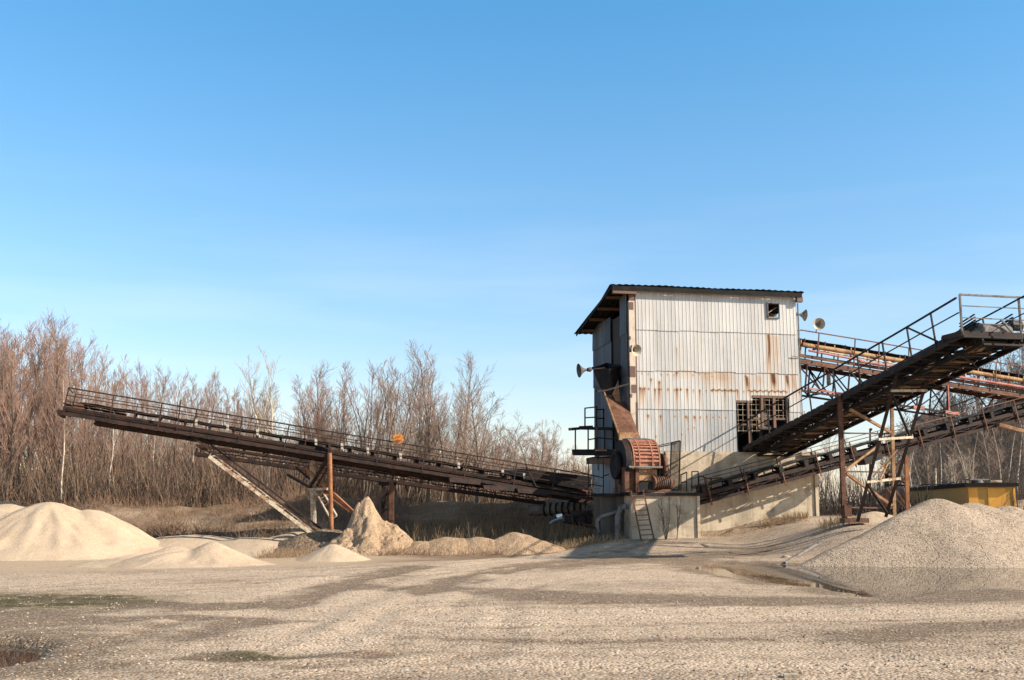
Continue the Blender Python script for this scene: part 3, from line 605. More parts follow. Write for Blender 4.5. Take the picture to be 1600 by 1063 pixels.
m = MB(); m.bar(B(s0 + .05, -.32, RZ(-.32) - .13), B(s1 - .05, -.32, RZ(-.32) - .13), .03, .19); m.bar(B(s0 + .04, -.5, RZ(-.5) - .1), B(s0 + .04, 5.85, RZ(5.85) - .1), .03, .13); sub(m, 'fascia', M['roof'], rf, hall)
for a, b, z, h in ((-1.05, .0, 10.98, .2), (7.45, 7.72, 10.92, .22)): m = MB(); m.bar(B(a, -.2, z), B(b, -.2, z), .2, h); m.build('eave_beam', M['timber'], hall)
m = MB(); m.bar(B(W_S + .04, -.1, 8.35), B(W_S - .35, -.12, 8.38), .03); m.bar(B(W_S + .06, 0, Z_C), B(W_S + .06, 0, 10.8), .05); m.build('corner_strip', M['grey_steel'], hall)

# ------------------------------------------------------------------ loudspeakers
def horn(label, o, axis, r=.27, mat='horn_paint', arm=None):
    L = Vector(o); th = thing('loudspeaker', label, 'loudspeaker', L, 'horn loudspeakers on the building'); ax = Vector(axis).normalized()
    m = MB(); m.lathe(L, ax, [(.0, .045), (.10, .055), (.22, r * .42), (.32, r * .72), (.38, r), (.385, r * 1.03), (.37, r * .98), (.30, r * .68), (.2, r * .36), (.12, .03)], 26); h = m.build('horn', M[mat], th)
    m = MB(); m.lathe(L, ax, [(.16, 0), (.16, .05), (.24, .055), (.27, .03), (.275, 0)], 14); m.build('phase_plug', M['grey_steel'], th); m = MB(); m.lathe(L, -ax, [(-.02, .06), (.0, .085), (.16, .085), (.18, .05), (.185, 0)], 16); m.build('driver', M['horn_dark'] if mat == 'horn_dark' else M['grey_steel'], th)
    m = MB()
    if arm is not None: m.tube([L - ax * .06, (L + Vector(arm)) * .5, Vector(arm)] if False else [L - ax * .06, Vector(arm)], .022, 6)
    m.bar(L - ax * .1 - Vector((0, 0, .1)), L - ax * .1 + Vector((0, 0, .1)), .05, .03); m.build('bracket', M['black_steel'], th)
horn('dark horn loudspeaker on an arm beside the black hopper', P(918, 578, 45.2), (-.93, -.25, -.12), .29, 'horn_dark', P(945, 575, 45.8))
horn('pale horn loudspeaker on the plaster corner column', P(987, 547, 46.0), (.45, -.85, -.15), .25, 'horn_paint', B(-.2, -.1, 8.65))
horn('cream horn loudspeaker just under the eave, pointing away from the yard', P(1246, 491, 49.2), (.88, .12, -.10), .27, 'horn_paint', B(W_S - .02, 1.3, 10.25))
horn('round horn loudspeaker facing the yard above the upper conveyor rail', P(1277, 507, 49.8), (-.05, -1, -.12), .27, 'horn_paint', P(1275, 520, 50.0))

# ------------------------------------------------------------------ conveyors
class Fr:
    def __init__(s, A, Bv): s.A = Vector(A); s.d = Vector(Bv) - s.A; s.L = s.d.length; s.u = s.d.normalized(); s.v = s.u.cross(Vector((0, 0, 1))).normalized(); s.w = s.v.cross(s.u)
    def __call__(s, a, b, c): return s.A + s.u * a + s.v * b + s.w * c
def belt(F, a0, a1, vc, w, half, mb, trough=.07, sag=.02, step=.6):
    n = max(2, int((a1 - a0) / step)); vs = []; cs = (-1, -.55, -.3, .3, .55, 1)
    for i in range(n + 1):
        a = a0 + (a1 - a0) * i / n; dz = -sag * (i % 2)
        for t in (0.0, -.018):
            for c in cs: vs.append(F(a, vc + c * half, w + t + dz + trough * max(0, (abs(c) - .3) / .7)))
    k = len(cs); r = 2 * k; fs = []
    for i in range(n):
        for j in range(k - 1):
            fs.append((i * r + j, i * r + j + 1, (i + 1) * r + j + 1, (i + 1) * r + j)); fs.append((i * r + k + j, (i + 1) * r + k + j, (i + 1) * r + k + j + 1, i * r + k + j + 1))
        fs.append((i * r, (i + 1) * r, (i + 1) * r + k, i * r + k)); fs.append((i * r + k - 1, i * r + 2 * k - 1, (i + 1) * r + 2 * k - 1, (i + 1) * r + k - 1))
    mb.add(vs, fs)
def idlers(F, th, positions, vc, w, half, near, mat='black_steel', plates=None, plate_h=.22):
    """Idler stations, each a part: bracket with three rollers; one shared mesh copied along the belt."""
    m = MB(); f = lambda a, b, c: F.u * a + F.v * b + F.w * c
    m.bar(f(0, vc - half - .08, w - .16), f(0, vc + half + .08, w - .16), .07, .05, F.w)
    for sg in (-1, 1): m.bar(f(0, vc + sg * (half + .05), w - .16), f(0, vc + sg * (half + .05), w + .09), .06, .03, F.u)
    m.tube([f(0, vc - half * .32, w - .075), f(0, vc + half * .32, w - .075)], .055, 8)
    for sg in (-1, 1): m.tube([f(0, vc + sg * half * .36, w - .07), f(0, vc + sg * half * .98, w + .02)], .055, 8)
    first = None
    for i, a in enumerate(positions):
        if first is None: o = first = m.build('idler', M[mat], None, (0, 0, 0))
        else: o = first.copy(); COL.objects.link(o)
        o.parent = th; o.location = F(a, 0, 0) - th.location
    if plates:
        m = MB(); b = vc + near * (half + .11); m.hexa([f(x + sk, y, z) for z, sk in ((w - .12, 0), (w - .12 + plate_h, .05)) for x, y in ((-.05, b - .015), (.05, b - .015), (.05, b + .015), (-.05, b + .015))])
        first = None
        for a in plates:
            if first is None: o = first = m.build('guide_roller', M['white_roller'], None, (0, 0, 0))
            else: o = first.copy(); COL.objects.link(o)
            o.parent = th; o.location = F(a, 0, 0) - th.location
def railing(mb, F, a_list, b, c0, h, mids=(.5,), rt=.035, pt=.035, rng=None, a0=None, a1=None):
    for a in a_list: mb.bar(F(a, b, c0 - .12), F(a + (rng.uniform(-.03, .03) if rng else 0), b, c0 + h), pt, pt, F.u)
    a0 = a_list[0] if a0 is None else a0; a1 = a_list[-1] if a1 is None else a1
    n = max(2, len(a_list))
    for fr, tt in [(1.0, rt)] + [(q, rt * .62) for q in mids]:
        pts = [F(a0 + (a1 - a0) * k / n, b, c0 + h * fr + (rng.uniform(-.012, .012) if rng else 0)) for k in range(n + 1)]
        for p, q2 in zip(pts[:-1], pts[1:]): mb.bar(p, q2, tt)
def lattice(mb, F, a0, a1, b, c0, c1, step, w=.045):
    a = a0; k = 0
    while a < a1 - .1:
        e = min(a + step, a1); mb.bar(F(a, b, c0 if k % 2 else c1), F(e, b, c1 if k % 2 else c0), w, w * .6); mb.bar(F(e, b, c0), F(e, b, c1), w, w * .6); a = e; k += 1
def crossbars(mb, F, a0, a1, b0, b1, c, step, w=.06, x=False):
    n = int((a1 - a0) / step)
    for k in range(n + 1):
        a = a0 + (a1 - a0) * k / n; mb.bar(F(a, b0, c), F(a, b1, c), w, w * .8, F.w)
        if x and k < n: mb.bar(F(a, b0 if k % 2 else b1, c), F(a + (a1 - a0) / n, b1 if k % 2 else b0, c), w * .7, w * .5, F.w)
def planks(mb, F, a0, a1, b0, b1, c, rng, step=1.1, t=.022, gap=.02, miss=0.0):
    a = a0
    while a < a1:
        e = min(a + step * rng.uniform(.8, 1.2), a1)
        if rng.random() > miss: z = c + rng.uniform(-.008, .012); mb.hexa([F(a, b0, z), F(e - gap, b0, z + rng.uniform(-.01, .01)), F(e - gap, b1, z), F(a, b1, z), F(a, b0, z + t), F(e - gap, b0, z + t), F(e - gap, b1, z + t), F(a, b1, z + t)])
        a = e
def drum(mb, F, a, vc, w, half, r): mb.tube([F(a, vc - half, w), F(a, vc + half, w)], r, 18)

# --- long stacker conveyor at the left
rng = random.Random(3)
F = Fr(P(938, 778, 46.0), P(94, 641, 40.0)); L = F.L
c1 = thing('belt_conveyor', 'long dark rusty belt conveyor rising from the building out over the sand heaps', 'conveyor', F(L * .45, .8, 0))
m = MB()
for b, sd in ((0.0, 1), (.70, 1), (1.70, -1)):
    lo = -.10 if b == 0 else .12
    m.channel(F(0, b, lo), F(L, b, lo), .13 if b == 0 else .2, .07, .014, sd, F.w)
m.channel(F(0.2, .72, -.20), F(L - 1.2, .72, -.20), .14, .06, .012, 1, F.w); m.channel(F(0.2, 1.68, -.20), F(L - 1.2, 1.68, -.20), .14, .06, .012, -1, F.w)
lattice(m, F, .3, L - 1.2, .72, -.15, .04, .8, .05); lattice(m, F, .3, L - 1.2, 1.68, -.15, .04, .8, .05)
crossbars(m, F, .2, L - .2, .0, 1.7, -.06, 1.15, .08); crossbars(m, F, .2, L - 1.2, .7, 1.7, -.24, 1.6, .07, True)
c1f = m.build('frame', M['dark_steel'], c1)
m = MB(); planks(m, F, .4, L - .1, .03, .66, .015, rng, 1.0, .03, .03); m.build('walkway', M['dark_steel'], c1)
# bent cover sheets hanging off the walkway near the foot of the belt
for a, d in ((2.3, .14), (3.75, .22), (5.2, .15)):
    m = MB(); m.sheet(F(a, -.02, -.02 - d * .2), F(a + 1.35, -.02, -.04 - d), F(a + 1.3, -.10, -.20 - d), F(a + .05, -.12, -.18 - d * .6), .012)
    m.build('cover_sheet', M['dark_steel'], c1)
m = MB(); belt(F, .6, L - .55, 1.2, .42, .42, m, .08, .03); c1b = m.build('belt', M['rubber'], c1)
m = MB(); belt(F, .6, L - .55, 1.2, .02, .42, m, .0, .02); sub(m, 'return_strand', M['rubber'], c1b, c1)
m = MB(); drum(m, F, L - .55, 1.2, .22, .46, .2); m.build('head_drum', M['rust'], c1)
m = MB(); drum(m, F, .55, 1.2, .22, .46, .2); m.build('tail_drum', M['rust'], c1)
idlers(F, c1, [1.2 + .93 * k for k in range(int((L - 2.6) / .93))], 1.2, .42, .42, -1, 'dark_steel', [L - q for q in (4.85, 6.05, 7.2, 9.5, 10.55, 11.6, 12.95, 15.4, 17.3, 18.25, 20.75 - .1, 21.6, 22.3)], .24)
pa = [L - q for q in (.12, 1.75, 3.5, 4.75, 6.5, 8.25, 9.95, 11.9, 13.75, 15.5, 17.6, 19.3, 20.9)]
m = MB(); railing(m, F, sorted(pa + [.4]), .0, .0, .86, (.68, .42), .05, .045, rng, .2, L - .1); railing(m, F, [L - .2 - 2.3 * k for k in range(10)][::-1], 1.78, .12, .72, (.55,), .03, .03, rng)
m.build('railing', M['dark_steel'], c1); m = MB(); m.bar(F(L - .12, 0, .84), F(L - .12, 1.75, .84), .03); m.bar(F(L - .12, 0, .45), F(L - .12, 1.75, .45), .02)
m.build('end_rail', M['dark_steel'], c1)
m = MB(); m.bar(F(L - 4.2, -.05, -.02), F(L - 4.12, -.05, 1.12), .07, .04, F.u); m.bar(F(L - 18.0, 0, .86), F(L - 18.6, 0, .02), .05); m.build('stay', M['dark_steel'], c1)
m = MB(); planks(m, F, L - 2.2, L + .1, .7, 1.72, .30, rng, .5, .03, .05); m.bar(F(L + .02, -.02, -.08), F(L + .02, 1.75, -.08), .12, .18, F.w); m.build('head_plate', M['dark_steel'], c1)
m = MB()                                        # crumpled chute sheets and skirts at the loading end
m.sheet(F(.2, .55, .25), F(3.2, .6, .30), F(3.0, .5, .72), F(.4, .45, .85)); m.sheet(F(.3, 1.8, .2), F(3.5, 1.85, .25), F(3.3, 1.95, .8), F(.4, 1.9, .95))
m.sheet(F(1.2, .9, .62), F(3.8, .7, .52), F(4.1, 1.5, .6), F(1.5, 1.6, .74)); m.sheet(F(3.4, .4, .50), F(4.6, .5, .34), F(4.5, 1.3, .46), F(3.5, 1.2, .66)); m.build('loading_skirt', M['black_steel'], c1)
# struts and posts of the stacker
def lacing(mb, p, q, off, n, w=.05):
    p, q, off = Vector(p), Vector(q), Vector(off)
    for k in range(n + 1):
        x = p.lerp(q, k / n); mb.bar(x, x + off, w, w * .4)
        if k < n and k % 2: mb.bar(x, p.lerp(q, (k + 1) / n) + off, w * .8, w * .4)
sp0, sp1 = P(300, 682, 41.5), P(497, 832, 42.6)
m = MB(); off = Vector((.12, .55, .05)); dn = Vector((-.12, -.02, -.17))
m.bar(sp0, sp1, .10, .07); m.bar(sp0 + off, sp1 + off, .10, .07); m.build('strut', M['dark_steel'], c1)
m = MB(); a, b = sp0.lerp(sp1, .16) + dn, sp1 + dn * .9; m.bar(a, b, .09, .13); m.bar(a + off, b + off, .09, .09); lacing(m, a, b, -dn * .9, 9, .05); lacing(m, a, b, off, 6, .06); m.build('strut', M['cream_paint'], c1)
po_t, po_b = P(515, 708, 42.75), P(518, 836, 42.85)
m = MB(); m.tube([po_t, po_b], .088, 10); pp = m.build('post', M['orange_rust'], c1)
m = MB(); m.bar(po_b + Vector((0, 0, -.35)), po_b + Vector((0, 0, .1)), .3, .3); sub(m, 'foot', M['black_steel'], pp, c1)
pw_t, pw_b = P(488, 712, 44.4), P(490, 818, 44.4)
m = MB(); m.bar(pw_t, pw_b, .2, .16, (0, 1, 0)); m.build('post', M['cream_paint'], c1)
m = MB(); m.bar(P(512, 716, 42.9), P(484, 762, 44.3), .12, .08); m.bar(P(518, 722, 42.9), P(492, 764, 44.3), .05); m.bar(P(470, 690, 44.2), P(518, 708, 42.9), .2, .22); m.bar(P(462, 730, 44.4), P(488, 752, 44.4), .12, .08); m.build('brace', M['dark_steel'], c1)
m = MB(); m.bar(P(478, 732, 44.4), P(556, 804, 43.6), .15, .12); m.bar(P(482, 752, 44.2), P(545, 800, 43.6), .05); m.build('brace', M['orange_rust'], c1)
m = MB(); a, b = P(494, 770, 44.2), P(517, 812, 42.9); m.bar(a, b, .06, .06); m.bar(a + Vector((.22, 0, .1)), b + Vector((.22, 0, .15)), .06, .06); lacing(m, a, b, (.22, 0, .12), 4, .05); m.bar(P(484, 765, 44.2), P(512, 764, 43), .10, .09); m.build('ladder_brace', M['cream_paint'], c1)

# --- second conveyor behind it
F = Fr(P(852, 789, 49.6), P(303, 711, 47.2)); L = F.L; rng = random.Random(4)
c2 = thing('belt_conveyor', 'lower dark conveyor with a lattice frame behind the long one', 'conveyor', F(L * .5, .5, 0))
m = MB()
for b in (0, 1.0):
    m.channel(F(0, b, .07), F(L, b, .07), .15, .06, .014, 1 if b == 0 else -1, F.w); m.channel(F(.3, b, .42), F(L, b, .42), .1, .05, .012, 1 if b == 0 else -1, F.w); lattice(m, F, .2, L - .1, b, .14, .38, .42, .04)
crossbars(m, F, .1, L - .1, 0, 1.0, .07, .8, .06, True); m.build('frame', M['dark_steel'], c2)
m = MB(); belt(F, .3, L - .4, .5, .62, .36, m, .06, .025); b2 = m.build('belt', M['rubber'], c2)
m = MB(); belt(F, .3, L - .4, .5, .26, .36, m, .0, .02); sub(m, 'return_strand', M['rubber'], b2, c2)
idlers(F, c2, [.8 + .85 * k for k in range(int((L - 1.2) / .85))], .5, .62, .36, -1, 'black_steel')
m = MB(); railing(m, F, [.5 + 1.5 * k for k in range(int(L / 1.5))], -.02, .45, .55, (.5,), .04, .035, rng, .2, L - .6); m.build('railing', M['dark_steel'], c2)
m = MB(); drum(m, F, L - .3, .5, .45, .4, .18); m.build('head_drum', M['rust'], c2)
m = MB(); m.bar(F(L - .1, -.2, -.02), F(L - 1.0, -.2, -.02), .08); m.bar(F(L - .1, -.2, -.02), F(L - .1, -.2, .3), .06); m.bar(F(L - .1, -.2, .0), F(L - .1, 1.1, .0), .08); m.build('head_bracket', M['black_steel'], c2)
m = MB(); m.tube([F(L * .49, -.06, .50), F(L * .40, -.06, .50)], .09, 8); m.build('pipe', M['blue_plastic'], c2)
m = MB(); m.tube([F(L * .485, -.1, .6), F(L * .455, -.1, .6)], .10, 8); m.build('motor', M['orange_plate'], c2)
for px, bt in ((600, 800), (612, 814)):
    m = MB(); D = 48.6 if px == 600 else 48.0; zt = P(px, 752, D); zb = P(px, bt, D); m.bar(zt, zb - Vector((0, 0, .5)), .2, .16, (0, 1, 0)); m.build('leg', M['dark_steel'] if px == 600 else M['rust'], c2)
m = MB(); m.bar(P(594, 756, 48.6), P(618, 756, 48), .14, .16); m.bar(P(610, 764, 48.3), P(601, 794, 48.5), .05); m.bar(P(606, 764, 48.3), P(599, 790, 48.5), .05)
for y in (772, 780, 788): m.bar(P(601, y + 3, 48.4), P(609, y - 2, 48.4), .04)
m.bar(P(603, 796, 48.5), P(613, 797, 48.2), .06); m.build('brace', M['black_steel'], c2)
m = MB(); m.bar(P(450, 742, 47.9), P(487, 763, 46.5), .12, .1); m.build('brace', M['black_steel'], c2)

# --- conveyor rising from the wall opening towards the yard (upper right)
rng = random.Random(5)
F = Fr(P(1160, 699, 47.2), P(1503, 516, 32.0)); L = F.L; NV = 1; W3 = 2.0     # +v is the side nearest the camera; belt between v = -.45 and -1.45
c3 = thing('belt_conveyor', 'black belt conveyor climbing from the wall opening to a railed platform', 'conveyor', F(L * .6, -1, -1))
m = MB()
for b, sd in ((0, -1), (-.62, -1), (-W3, 1)): m.channel(F(0, b, -.10), F(L - .05, b, -.10), {0: .17, -.62: .13}.get(b, .22), .08, .016, sd, F.w)
m.channel(F(0, -W3 + .02, -.38), F(L - .1, -W3 + .02, -.38), .16, .07, .014, 1, F.w); m.channel(F(0, -.64, -.36), F(L, -.64, -.36), .12, .07, .014, -1, F.w)
lattice(m, F, .2, L, -W3 + .02, -.30, -.16, .7, .06); lattice(m, F, .2, L, -.64, -.30, -.2, .7, .06)
crossbars(m, F, .1, L, 0, -W3, -.2, .72, .08); crossbars(m, F, .3, L, -.64, -W3, -.42, 1.1, .07, True); m.build('frame', M['black_steel'], c3)
m = MB(); planks(m, F, .3, L, -.03, -.58, .0, rng, .5, .03, .17); m.build('walkway', M['dark_steel'], c3)
m = MB(); belt(F, .3, L - .3, -1.3, .32, .46, m, .09, .03); b3 = m.build('belt', M['rubber'], c3)
m = MB(); belt(F, .3, L - .3, -1.3, -.16, .46, m, 0, .03); sub(m, 'return_strand', M['rubber'], b3, c3)
m = MB(); drum(m, F, L - .3, -1.3, .1, .5, .24); m.build('head_drum', M['grey_steel'], c3)
m = MB(); m.tube([F(L - .75, -.85, .30), F(L - .75, -1.78, .30)], .19, 16); m.tube([F(L - .75, -1.78, .30), F(L - .75, -1.9, .30)], .14, 12); m.tube([F(L - .25, -1.9, .3), F(L - .25, -2.25, .3)], .16, 10); m.build('drum_cover', M['horn_dark'], c3)
idlers(F, c3, [.6 + .95 * k for k in range(int((L - 1) / .95))], -1.3, .30, .46, 1, 'black_steel')
for k in range(15): m = MB(); m.tube([F(.8 + .98 * k, -.80, -.24), F(.8 + .98 * k, -1.85, -.24)], .05, 8); m.build('return_roller', M['tan_paint'], c3)
m = MB()
for k in range(5): m.bar(F(L - 1.1 + .02 * k, -.72, .22 + .09 * k), F(L - .25, -.72, .26 + .09 * k), .045, .03)
m.build('belt_guide', M['black_steel'], c3); m = MB()
for k in range(5): m.bar(F(L - 1.4, -W3 + .08, .16 + .10 * k), F(L - .1, -W3 + .08, .22 + .10 * k), .05, .03)
m.build('belt_guide', M['black_steel'], c3)
pn = [L * q for q in (.06, .17, .28, .40, .52, .63, .735, .83, .915)]
m = MB(); railing(m, F, pn, .0, .0, 1.02, (.55,), .05, .045, rng, -.2, L); m.bar(F(pn[7], 0, 1.0), F(pn[8] + .1, 0, .05), .05); m.build('railing', M['black_steel'], c3); m = MB(); railing(m, F, [L * q for q in (.3, .42, .54, .66, .78, .9, 1.05)], -W3, .0, 1.0, (.5,), .04, .04, rng)
m.build('railing', M['black_steel'], c3)
PU, PV = Vector((F.v.x, F.v.y, 0)) * -1, Vector((F.u.x, F.u.y, 0)).normalized(); E0 = F(L, 0, 0)
m = MB(); e = lambda a, b, c: E0 + PU * a + PV * (b - .97) + Vector((0, 0, c - .04))
m.bar(e(-.05, .05, -.1), e(4.2, .05, -.08), .1, .13); m.bar(e(-.05, .95, -.08), e(4.2, .95, -.08), .1, .13); m.bar(e(0, 0, -.08), e(0, 1, -.08), .09, .12)
for k in range(12): m.bar(e(.1 + .36 * k, .02, .0), e(.1 + .36 * k, 1.0, .0), .28, .04)
m.build('head_platform', M['dark_steel'], c3)
m = MB()
for b in (.97, ):
    for a in (0.0, 2.02, 4.1): m.bar(e(a, b, -.1), e(a, b, 1.12), .055)
    for c, w in ((1.12, .055), (.78, .028), (.42, .028)): m.bar(e(0, b, c), e(4.15, b, c), w)
m.bar(e(1.35, .97, .42), e(1.75, .97, 0), .05); m.build('platform_railing', M['grey_steel'], c3)
# rust eaten cover plates hanging under the belt
for k in range(14):
    a = rng.uniform(.5, L - .5); b = rng.uniform(-1.9, -.5); m = MB(); m.sheet(F(a, b, -.34), F(a + rng.uniform(.2, .6), b + .02, -.34 + rng.uniform(-.04, .02)), F(a + .4, b - rng.uniform(.1, .3), -.32), F(a + .02, b - .2, -.33), .01); m.build('under_plate', M['tan_paint'], c3)
# its trestle and A frame
def ground_to(p, d=.25): return Vector((p.x, p.y, h1(p.x, p.y) - d))
tn_t, tf_t = F.A.lerp(E0, .545), None
n_t = P(1312, 614, 39.0); n_b = P(1320, 812, 38.6); f_t = P(1393, 604, 39.6); f_b = P(1398, 806, 39.3)
for a, b, mt, nm in ((n_t, n_b, 'rust', 'post'), (f_t, f_b, 'tan_paint', 'post')):
    k_ = .8 if mt == 'rust' else .55; m = MB(); m.channel(a, b, .2 * k_, .10 * k_, .02, -1, (0, 1, 0)); m.bar(a + Vector((.05 * k_, 0, 0)), b + Vector((.05 * k_, 0, 0)), .08 * k_, .14 * k_, (0, 1, 0)); m.build(nm, M[mt], c3)
m = MB(); m.bar(n_b + Vector((-.12, -.1, -.03)), n_b + Vector((.75, .0, -.03)), .45, .16); m.bar(n_b + Vector((.1, -.02, .1)), n_b + Vector((.1, -.02, .5)), .25, .2); m.build('foot_plate', M['rust'], c3)
for y in (677, 737, 793): m = MB(); m.bar(P(1314 + (y - 614) * .04, y, 38.95), P(1394, y + 1, 39.5), .06, .05); m.build('tie', M['rust'], c3)
m = MB(); m.bar(P(1328, 640, 39.0), P(1392, 676, 39.4), .11, .09); m.bar(P(1320, 735, 38.9), P(1371, 697, 39.3), .12, .08); m.bar(P(1322, 740, 38.85), P(1393, 790, 39.3), .12, .09); m.build('brace', M['tan_paint'], c3)
la_t, la_b, lb_t, lb_b = P(1403, 580, 35.2), P(1340, 815, 36.6), P(1452, 582, 36.0), P(1384, 808, 37.4)
for a, b in ((la_t, la_b), (lb_t, lb_b)):
    m = MB(); m.angle_iron(a, b, .11, .02, (0, 1, 0)); m.bar(a + Vector((.02, .04, 0)), b + Vector((.02, .04, 0)), .05, .09, (0, 1, 0)); m.build('leg', M['dark_steel'], c3)
for k0 in (.13, .45, .735): m = MB(); m.bar(la_t.lerp(la_b, k0) + Vector((-.06, -.05, 0)), lb_t.lerp(lb_b, k0 - .005) + Vector((.08, -.05, 0)), .06, .08); m.build('tie', M['cream_paint'], c3)
m = MB(); m.bar(la_t.lerp(la_b, .46), lb_t.lerp(lb_b, .13) , .05) if False else None
m.bar(la_t.lerp(la_b, .15), lb_t.lerp(lb_b, .44), .07, .05); m.build('brace', M['black_steel'], c3); m = MB(); m.bar(la_t.lerp(la_b, .75), lb_t.lerp(lb_b, .97), .07, .05); m.build('brace', M['black_steel'], c3)
m = MB(); m.bar(P(1364, 745, 36.4), P(1402, 703, 36.4), .045); m.bar(P(1375, 749, 36.4), P(1388, 722, 37), .05); m.bar(P(1376, 724, 36.6), P(1386, 733, 36.6), .05); m.build('brace', M['tan_paint'], c3)

# --- lower right conveyor along the wall
rng = random.Random(6)
F = Fr(P(1092, 790, 45.0), P(1604, 655, 49.4)); F = Fr(F.A, F.A + F.u * (F.L + 4)); L = F.L
c4 = thing('belt_conveyor', 'long low belt conveyor starting at the pier and rising past the concrete wall', 'conveyor', F(L * .4, -.5, 0))
m = MB()
for b, sd in ((0, -1), (-.95, 1)):
    m.channel(F(0, b, .06), F(L, b, .06), .12, .07, .014, sd, F.w); m.channel(F(0, b, .38), F(L, b, .38), .16, .07, .014, sd, F.w); lattice(m, F, .1, L, b, .12, .31, .9, .05)
crossbars(m, F, .1, L, 0, -.95, .06, 1.2, .06, True); m.build('frame', M['dark_steel'], c4)
m = MB(); belt(F, .2, L, -.48, .68, .38, m, .07, .025); b4 = m.build('belt', M['rubber'], c4)
m = MB(); belt(F, .2, L, -.48, .24, .38, m, 0, .02); sub(m, 'return_strand', M['rubber'], b4, c4)
idlers(F, c4, [.5 + 1.22 * k for k in range(int((L - .6) / 1.22))], -.48, .66, .38, 1, 'black_steel')
for k in range(int(L / 1.22)): a = .35 + 1.22 * k; m = MB(); m.bar(F(a, .05, .46), F(a, .05, .72), .09, .16, F.u); m.build('idler_bracket', M['black_steel'], c4)
m = MB(); pa = [.55 + 1.75 * k for k in range(int(L / 1.75))]
railing(m, F, pa, .07, .0, .98, (), .035, .045, rng, .2, L); m.build('railing', M['rust'], c4)
m = MB(); railing(m, F, [1.0 + 1.75 * k for k in range(int(L / 1.75))], -1.0, .3, .75, (.6,), .025, .03, rng, .3, L); m.build('railing', M['dark_steel'], c4)
m = MB(); m.bar(P(1416, 712, 47.4), P(1418, 800, 47.4), .15, .15, (0, 1, 0)); m.build('leg', M['orange_rust'], c4)
m = MB(); m.bar(P(1385, 724, 47.9), P(1386, 762, 47.9), .14, .14, (0, 1, 0)); m.bar(P(1380, 740, 47.8), P(1418, 757, 47.5), .05); m.bar(P(1384, 758, 47.8), P(1416, 759, 47.5), .07); m.build('leg', M['black_steel'], c4)
m = MB(); m.bar(P(1385, 765, 47.9), P(1386, 800, 47.9), .2, .3, (0, 1, 0)); m.build('leg', M['rust'], c4)
m = MB(); m.bar(P(1386, 764, 47.8), P(1417, 796, 47.5), .08, .07); m.bar(P(1396, 762, 47.7), P(1416, 790, 47.5), .08, .07); m.bar(P(1388, 748, 47.8), P(1412, 722, 47.5), .1, .07); m.bar(P(1383, 740, 47.8), P(1410, 718, 47.5), .1, .07); m.build('brace', M['tan_paint'], c4)
m = MB(); m.bar(P(1345, 722, 46.2), P(1372, 712, 46.6), .5, .28); m.build('hanging_box', M['black_steel'], c4)
m = MB(); m.bar(P(1560, 664, 48.8), P(1625, 680, 48.8), .25, .16); m.build('side_beam', M['tan_paint'], c4)

# --- upper right truss conveyor running off behind
rng = random.Random(7)
F = Fr(P(1243, 566, 50.4), P(1600, 622, 54.0)); F = Fr(F.A, F.A + F.u * (F.L + 5)); L = F.L
c5 = thing('belt_conveyor', 'truss bridge conveyor with a red pipe sloping down from the upper side wall', 'conveyor', F(L * .5, 0, 0))
m = MB()
for b, sd in ((0, -1), (-1.3, 1)): m.channel(F(0, b, .08), F(L, b, .08), .2, .08, .016, sd, F.w); m.channel(F(0, b, .36), F(L, b, .36), .14, .08, .016, sd, F.w)
crossbars(m, F, .1, L, 0, -1.3, .1, .9, .08, True); m.build('frame', M['rust'], c5)
m = MB(); planks(m, F, .1, L, -.05, -1.2, .2, rng, .8, .03, .05); m.build('walkway', M['dark_steel'], c5)
m = MB()
for b in (0, -1.3):
    m.bar(F(0, b, -1.3), F(8.6, b, -1.3), .09, .09); 
    for a in (.15, .62, 1.55, 2.9, 4.3, 6.7, 8.4): m.bar(F(a, b, 0), F(a - .05, b, -1.28), .06, .06, F.u)
    for a0, a1 in ((.1, 1.2), (2.8, 1.3), (1.3, 3.2), (4.5, 6.3), (6.7, 8.3), (8.3, 6.9), (8.5, 10.8)):
        pass
    for a0, a1 in ((0, 1.55), (1.55, 2.9), (2.9, 4.3)): m.bar(F(a0, b, 0), F(a1, b, -1.28), .06, .05, F.u)
    for a0, a1 in ((4.3, 6.3), (6.7, 8.4), (8.4, 11.2), (11.2, 13.5)): m.bar(F(a0, b, -1.28), F(a1, b, 0), .06, .05, F.u)
    m.bar(F(8.5, b, -1.3), F(L, b, -1.3), .07, .07)
for a in (.15, 1.5, 4.3, 6.7, 8.4, 11.2): m.bar(F(a, 0, -1.28), F(a, -1.3, -1.28), .06); m.bar(F(a, 0, -1.28), F(a, -1.3, 0), .05); m.bar(F(a, 0, 0), F(a, -1.3, -1.28), .05)
m.build('truss', M['dark_steel'], c5)
m = MB(); m.bar(F(.6, .02, -1.15), F(2.6, .02, -1.17), .09); m.bar(F(6.4, .03, -1.3), F(7.0, .03, -1.3), .2, .16); m.bar(F(8.2, .03, -1.3), F(9.0, .03, -1.3), .18, .14); m.bar(F(8.35, .03, .02), F(8.45, .03, -1.2), .07); m.build('truss_plate', M['pink_paint'], c5)
m = MB(); m.tube([F(.6, .12, .62), F(3.4, .12, .55)], .05, 8); m.tube([F(3.3, .12, .5), F(L, .12, .5)], .075, 8); rp = m.build('pipe', M['pink_paint'], c5)
m = MB(); m.tube([F(.3, .0, .88), F(L, .0, .86)], .11, 10); m.build('pipe', M['tan_paint'], c5)
m = MB(); m.tube([F(1.2, .03, .72), F(5.6, .03, .66)], .04, 8); m.build('pipe', M['cream_paint'], c5)
m = MB(); belt(F, .0, L, -.65, 1.16, .46, m, .06, .02); m.build('belt', M['rubber'], c5)
m = MB()
